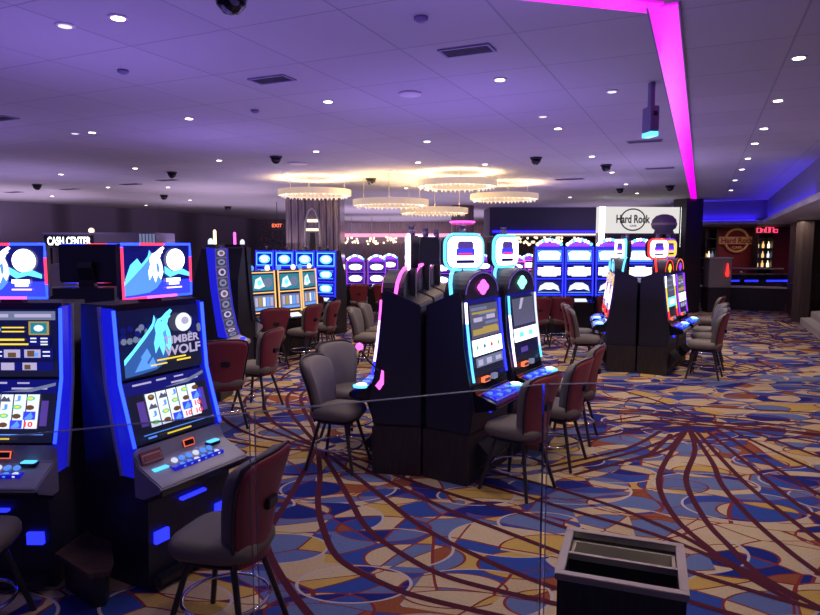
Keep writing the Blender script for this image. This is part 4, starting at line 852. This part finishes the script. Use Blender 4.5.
# ------------------------------------------------------------------ bar recess on the right
x, Y, z = atY(735, 25.9), 25.9, zat(240.5, 25.9)
t = thing('wall_logo', 'gold round logo on the burgundy bar wall at the right', 'sign', (x, Y, z)); n = 36
k = MB(); k.tube([(.47 * math.cos(2 * PI * i / n), 0, .45 * math.sin(2 * PI * i / n)) for i in range(n)], .05, 'e_logo', 6, True); k.build('ring', t)
k = MB(); k.box((-.74, -.05, -.15), (.74, .02, .15), 'e_logo'); k.build('banner', t, .02); k = MB(); k.text('Hard Rock', (0, -.058, 0), (1, 0, 0), (0, 0, 1), .22, 'bar_burgundy', 1.3); k.text('CAFE', (0, -.058, -.28), (1, 0, 0), (0, 0, 1), .11, 'e_logo', .4); k.build('lettering', t)
for (px0, px1, lb, nb) in ((756, 772, 'dark lit bottle shelf under the red neon letters', 9), (704, 716, 'dark lit bottle shelf left of the gold logo', 6)):
    Y = 25.2; x0, x1 = atY(px0, Y), atY(px1, Y); t = thing('bar_shelf', lb, 'shelf', (x0, Y, 0))
    k = MB(); W_ = x1 - x0; k.box((0, .38, 0), (W_, .42, 2.75), 'black'); k.build('back', t)
    for zz in (1.25, 1.62, 2.0, 2.38): MB().box((0, 0, zz), (W_, .38, zz + .03), 'charcoal').build('shelf_board', t)
    for xx in (0, W_ - .04): MB().box((xx, .0, 0), (xx + .04, .38, 2.75), 'charcoal').build('side_panel', t)
    for j in range(nb):
        bx = x0 + .10 + (W_ - .2) * ((j % 3) / 2); zz = (1.281, 1.651, 2.031)[j // 3]; m_ = ('e_warm', 'e_soft', 'e_gold', 'e_dim', 'e_warm', 'e_gold')[(j * 5 + px0) % 6]
        o = MB().lathe([(.04, 0), (.045, .02), (.045, .14), (.015, .2), (.015, .26)], (bx, Y + .18, zz), m_, 10).build('bottle')
        tag(o, 'lit bottle, %s of three on the %s shelf board %s' % (('left', 'middle', 'right')[j % 3], ('lowest', 'middle', 'upper')[j // 3], 'under the red neon letters' if nb == 9 else 'left of the gold logo'), 'bottle', 'bottles on the bar shelves')
Y = 24.9; x = atY(765, Y); t = thing('neon_sign', 'small red neon letters above the bottle shelf at the bar', 'neon sign', (x, Y, zat(230, Y)))
for j, (w_, h_) in enumerate(((.14, .16), (.10, .11), (.12, .20), (.13, .18), (.12, .11))):
    xx = -.33 + j * .165; k = MB(); k.tube([(xx - w_ / 2, 0, -.09), (xx - w_ / 2, 0, -.09 + h_), (xx + w_ / 2, 0, -.09 + h_), (xx + w_ / 2, 0, -.09)], .022, 'e_ledred', 6, j % 2 == 0); k.build('neon_letter', t)
MB().box((-.45, .03, -.14), (.45, .06, .14), 'black').build('back_plate', t)
t = thing('bar_counter', 'dark bar counter with blue underglow behind the glass rail', 'bar counter', (12.7, 23.7, 0)); MB().box((-1.9, 0, 0), (1.5, .6, 1.02), 'black').build('body', t); MB().box((-1.95, -.12, 1.021), (1.55, .65, 1.07), 'charcoal').build('worktop', t)
k = MB(); [k.box((x0, -.02, .80), (x0 + .5, -.001, .86), 'e_blue') for x0 in (-1.0, -.3, .5, .9)]; k.build('underglow', t)
t = thing('glass_rail', 'glass rail with a pale handrail along the half wall by the bar', 'railing'); a = Vector((9.95, 21.85)); b = Vector(rw(-.05)) + Vector((-.06, .12))
dn = (b - a).normalized(); nn = Vector((-dn.y, dn.x)) * .012
MB().slab([tuple(a), tuple(b), tuple(b + nn), tuple(a + nn)], .795, 1.36, 'clear_glass').build('pane', t); MB().tube([(a.x, a.y, 1.38), (b.x, b.y, 1.38)], .025, 'silver', 8).build('top_rail', t)
t = thing('display_case', 'translucent pale display case with a red item at the bar entrance', 'display case', (atY(717, 20.6), 20.6, 0)); MB().box((-.34, -.2, 0), (.34, .2, .8), 'dark_wall').build('plinth', t); MB().box((-.36, -.22, .801), (.36, .22, 1.72), 'frost').build('glass_box', t, .01); k = MB(); k.lathe([(.04, 0), (.06, .1), (.03, .3), (.02, .42)], (.20, -.26, 1.15), 'e_red', 10); k.build('red_item', t)
MB().box((-.42, -.25, 1.721), (.38, .25, 1.76), 'trim_white').build('top', t)
# ------------------------------------------------------------------ ceiling fixtures
mg = MB(); A = Vector((1.53, 4.03)); B = Vector((9.2, 20.96)); d = (B - A).normalized(); n_ = Vector((-d.y, d.x)) * .085
mg.slab([tuple(A + n_), tuple(A - n_), tuple(B - n_), tuple(B + n_)], CZ - .012, CZ - .001, 'e_magenta')
t = thing('ceiling_strip', 'long magenta light strip recessed in the ceiling, turning a corner', 'light strip'); mg.build('diffuser', t)
A2 = Vector((1.50, 4.07)); B2 = Vector((-.95, 3.42)); d2 = (B2 - A2).normalized(); n2 = Vector((-d2.y, d2.x)) * .085
MB().slab([tuple(A2 + n2), tuple(A2 - n2), tuple(B2 - n2), tuple(B2 + n2)], CZ - .0125, CZ - .0015, 'e_magenta').build('diffuser', t)
k = MB()
for s in (1, -1): k.slab([tuple(A + n_ * s), tuple(A + n_ * s * 1.12), tuple(B + n_ * s * 1.12), tuple(B + n_ * s)], CZ - .016, CZ - .0008, 'purple_panel')
k.build('edge_profile', t)
DL = {'far back, from the left': [(135, 168), (168, 187), (219, 160), (284, 173), (316, 151), (392, 171), (406, 188), (418, 162), (485, 164), (570, 197), (626, 184), (637, 193)],
      'middle of the ceiling, from the left': [(61, 174), (75, 133), (92, 132), (189, 118), (427, 141), (558, 128), (592, 156), (612, 172), (543, 116)],
      'nearest the viewer, from the left': [(65, 25), (118, 17), (328, 101), (500, 79), (612, 91)],
      'line along the right wall, from the near end': [(799, 57), (778, 100), (764, 128), (755, 143), (748, 158), (742, 169), (735, 180), (731, 190)],
      'far left corner, from the left': [(52, 196), (108, 187), (190, 200), (146, 205)]}
ORD = ['first', 'second', 'third', 'fourth', 'fifth', 'sixth', 'seventh', 'eighth', 'ninth', 'tenth', 'eleventh', 'twelfth']
dims = {(65, 25), (75, 133), (612, 91), (543, 116), (284, 173), (392, 171)}
DLP = []
for row, L_ in DL.items():
    L_ = sorted(L_) if 'line' not in row else L_
    for i, p in enumerate(L_):
        x, y = onz(*p, CZ); o = MB(); o.lathe([(.055, -.008), (.062, -.004), (.062, .0)], (0, 0, 0), 'trim_white', 20); o.lathe([(.042, -.012), (.042, -.0085)], (0, 0, 0), 'e_downdim' if p in dims else 'e_down', 18)
        o = o.build('ceiling_downlight', None, 0, (x, y, CZ - .0006)); tag(o, '%s recessed ceiling downlight of the row %s' % (ORD[i], row), 'downlight', 'recessed ceiling downlights'); DLP.append((x, y, p))
for i, (p, r) in enumerate((((231, 1), .11), ((276, 160), .10), ((172, 175), .10), ((37, 187), .11), ((164, 197), .12), ((228, 208), .14), ((606, 168), .10), ((670, 188), .11), ((536, 161), .10), ((371, 181), .12), ((620, 191), .1))):
    x, y = onz(*p, CZ - .06); t = thing('dome_camera', 'black dome camera on the ceiling, ' + ('nearest, at the top edge of the picture', 'above and left of the leftmost ring chandelier', 'left of centre above the dark drape wall', 'far left above the dark drape wall', 'above the cashier counter, beside small vents', 'far back just left of the bronze column', 'right of the ring chandeliers', 'just left of the far end of the magenta strip', 'above the rightmost ring chandelier', 'between the left ring chandeliers', 'above the left end of the white wall sign')[i], 'camera', (x, y, CZ), 0, 'black dome cameras')
    MB().lathe([(r, -.03), (r, -.001)], (0, 0, 0), 'charcoal', 20).build('mount', t); MB().lathe([(.02, -r * .95 - .03), (r * .45, -r * .85 - .03), (r * .75, -r * .5 - .03), (r * .86, -.031)], (0, 0, 0), 'black_gloss', 20).build('dome', t)
def vent(p, lx, ly, lb, rz=-AX):
    x, y = onz(*p, CZ); t = thing('ceiling_vent', lb, 'vent', (x, y, CZ), rz, 'ceiling air vents')
    k = MB(); f = .02; k.box((-lx, -ly, -.012), (lx, -ly + f, -.001), 'purple_panel'); k.box((-lx, ly - f, -.012), (lx, ly, -.001), 'purple_panel'); k.box((-lx, -ly + f, -.012), (-lx + f, ly - f, -.001), 'purple_panel'); k.box((lx - f, -ly + f, -.012), (lx, ly - f, -.001), 'purple_panel'); k.build('frame', t)
    k = MB(); k.box((-lx + f, -ly + f, -.004), (lx - f, ly - f, -.001), 'black'); [k.box((-lx + f, -ly + f + .03 * j, -.010), (lx - f, -ly + f + .03 * j + .012, -.0045), 'vent_grey') for j in range(int((2 * ly - 2 * f) / .03))]; k.build('louvre', t)
vent((272, 79), .19, .10, 'dark slot air vent in the ceiling left of the middle'); vent((467, 50), .20, .10, 'nearest dark air vent in the ceiling, near the top middle'); vent((0, 118), .2, .1, 'air vent cut by the left picture edge')
vent((645, 141), .24, .10, 'air vent in the ceiling just left of the magenta strip'); vent((660, 168), .26, .10, 'air vent near the far end of the magenta strip'); vent((570, 179), .3, .12, 'air vent right of the ring chandeliers')
vent((131, 184), .28, .1, 'small air vent above the dark drape wall, right of another'); vent((70, 189), .28, .1, 'small air vent above the dark drape wall beside a dome camera'); vent((14, 192), .28, .1, 'small air vent at the far left of the ceiling'); vent((167, 180), .25, .1, 'air vent next to the dome camera left of centre')
for p, r, lb in (((410, 93), .11, 'flat round white speaker disc in the ceiling, between two downlights'), ((298, 163), .17, 'flat round white disc in the ceiling above the leftmost ring chandelier')):
    x, y = onz(*p, CZ); tag(MB().lathe([(r * .9, -.022), (r, -.012), (r, -.001)], (0, 0, 0), 'trim_white', 28).build('ceiling_speaker', None, 0, (x, y, CZ)), lb, 'speaker')
for p, lb in (((421, 17), 'small round sensor in the ceiling near the top middle'), ((123, 70), 'small sprinkler disc at the upper left of the ceiling'), ((255, 110), 'small sprinkler disc left of the middle vent')):
    x, y = onz(*p, CZ); tag(MB().lathe([(.02, -.035), (.045, -.02), (.045, -.001)], (0, 0, 0), 'purple_panel', 16).build('smoke_detector', None, 0, (x, y, CZ)), lb, 'detector')
Y = 5.9; x = atY(645, Y); t = thing('hanging_projector', 'narrow box on a pole hanging from the ceiling left of the magenta strip', 'projector', (x, Y, 0), math.radians(10))
z0, z1 = zat(137, Y), zat(107, Y); MB().box((-.02, -.03, z1), (.02, .03, CZ - .001), 'purple_panel').build('pole', t, .004); MB().box((-.04, -.08, z0 + .04), (.04, .08, z1 - .001), 'purple_panel').build('housing', t, .008); MB().box((-.036, -.075, z0), (.036, .075, z0 + .039), 'e_cyan').build('lens_panel', t); MB().box((-.02, -.081, z1 - .09), (.02, -.0801, z1 - .05), 'charcoal').build('badge', t)
# ------------------------------------------------------------------ light from the lamps, and added fill lights
for (x, y, p) in DLP:
    if p in dims or y > 34: continue
    l = bpy.data.lights.new('downlight_or_fill', 'SPOT'); l.energy = 40 if (x < -1 and y < 5) else 75; l.spot_size = math.radians(125); l.spot_blend = .9; l.color = (1, .84, .70); l.shadow_soft_size = .06
    o = bpy.data.objects.new('downlight_or_fill', l); C.objects.link(o); o.location = (x, y, CZ - .03)
for (x, y) in ((1.6, 4.6), (3.2, 5.0), (2.5, 8.5), (5.2, 8.5), (.3, 3.4), (6.0, 13), (-1.0, 9.5), (1.3, 1.3), (-8, 11), (-10.5, 15), (-6.5, 19), (-14, 14), (-3, 24), (-2.6, 17.2), (-4.2, 17.5)):  # extra spots without fixtures, added to brighten floor, bin, wall and column
    l = bpy.data.lights.new('downlight_or_fill', 'SPOT'); l.energy = 75; l.spot_size = math.radians(125); l.spot_blend = .9; l.color = (1, .84, .70); l.shadow_soft_size = .06
    o = bpy.data.objects.new('downlight_or_fill', l); C.objects.link(o); o.location = (x, y, CZ - .03)

# added unseen violet up-lights brightening the ceiling, blue light out of the cove
def glow(x, y, z, size, power, col=(.34, .21, 1)):
    area((x, y, z), size, power, col, (PI, 0, 0))
for x, y, z, s, p in ((.45, 6.6, 2.4, 2.2, 34), (-2.4, 4.7, 2.25, 2.4, 40), (-2.6, 8.8, 2.3, 2.2, 30), (-2.4, 13.5, 2.2, 3, 36), (4.2, 11.5, 2.4, 2.4, 34), (4.0, 15.3, 2.5, 3, 36), (-6.5, 7.5, 2.2, 3.0, 45), (-8, 13, 2.4, 4, 60), (.4, 2.6, 2.6, 2.6, 36), (2.6, 8.5, 1.2, 2.5, 40), (1.0, 20, 2.2, 6, 90), (-6, 22, 2.2, 6, 90), (4, 30, 2.2, 8, 200), (-1, 36, 2.2, 8, 220), (-12, 18, 2.2, 6, 150), (-2, 27, 2.2, 6, 160), (8, 24, 2.2, 5, 60), (-5, 17, 2.2, 4, 70), (.5, 11, 2.2, 4, 40)):
    glow(x, y, z, s, p * (.66 if y < 16 else .95), (.34, .21, 1) if y < 10 else ((.48, .34, .9) if y < 16 else (.70, .52, .85)))
for i in range(2):
    a, b = Vector(fa[i + 1]), Vector(fa[i]); m_ = (a + b) / 2; d = (b - a)
    l = bpy.data.lights.new('cove_tube', 'AREA'); l.shape = 'RECTANGLE'; l.size = d.length - .5; l.size_y = .08; l.energy = (10, 22)[i]; l.color = (.05, .02, 1)
    o = bpy.data.objects.new('cove_tube', l); C.objects.link(o); n = Vector((-d.y, d.x)).normalized(); n = n if n.x < 0 or n.y < 0 else -n
    o.location = (m_.x + n.x * .10, m_.y + n.y * .10, 3.0); o.rotation_euler = (PI, 0, -math.atan2(d.y, d.x)); o.rotation_euler = (PI, 0, math.atan2(d.y, d.x))
area((13.2, 23.9, 2.8), 2.5, 30, (1, .55, .5)); area((10.4, 17.6, 2.8), 1.0, 14, (1, .8, .7))  # added warm fills for the bar wall and the right wall

for x, y, e in ((-9.5, 17.0, 260), (-12.5, 16.0, 260), (-7.5, 21.5, 260), (-4.8, 26.5, 260)):  # violet fill spots added to brighten the drape wall, no fixtures there
    l = bpy.data.lights.new('wall_fill', 'SPOT'); l.energy = e * .35; l.spot_size = math.radians(120); l.spot_blend = .9; l.color = (.62, .52, 1); l.shadow_soft_size = .1
    o = bpy.data.objects.new('wall_fill', l); C.objects.link(o); o.location = (x, y, CZ - .04); o.rotation_euler = (math.radians(50), 0, math.radians(12))
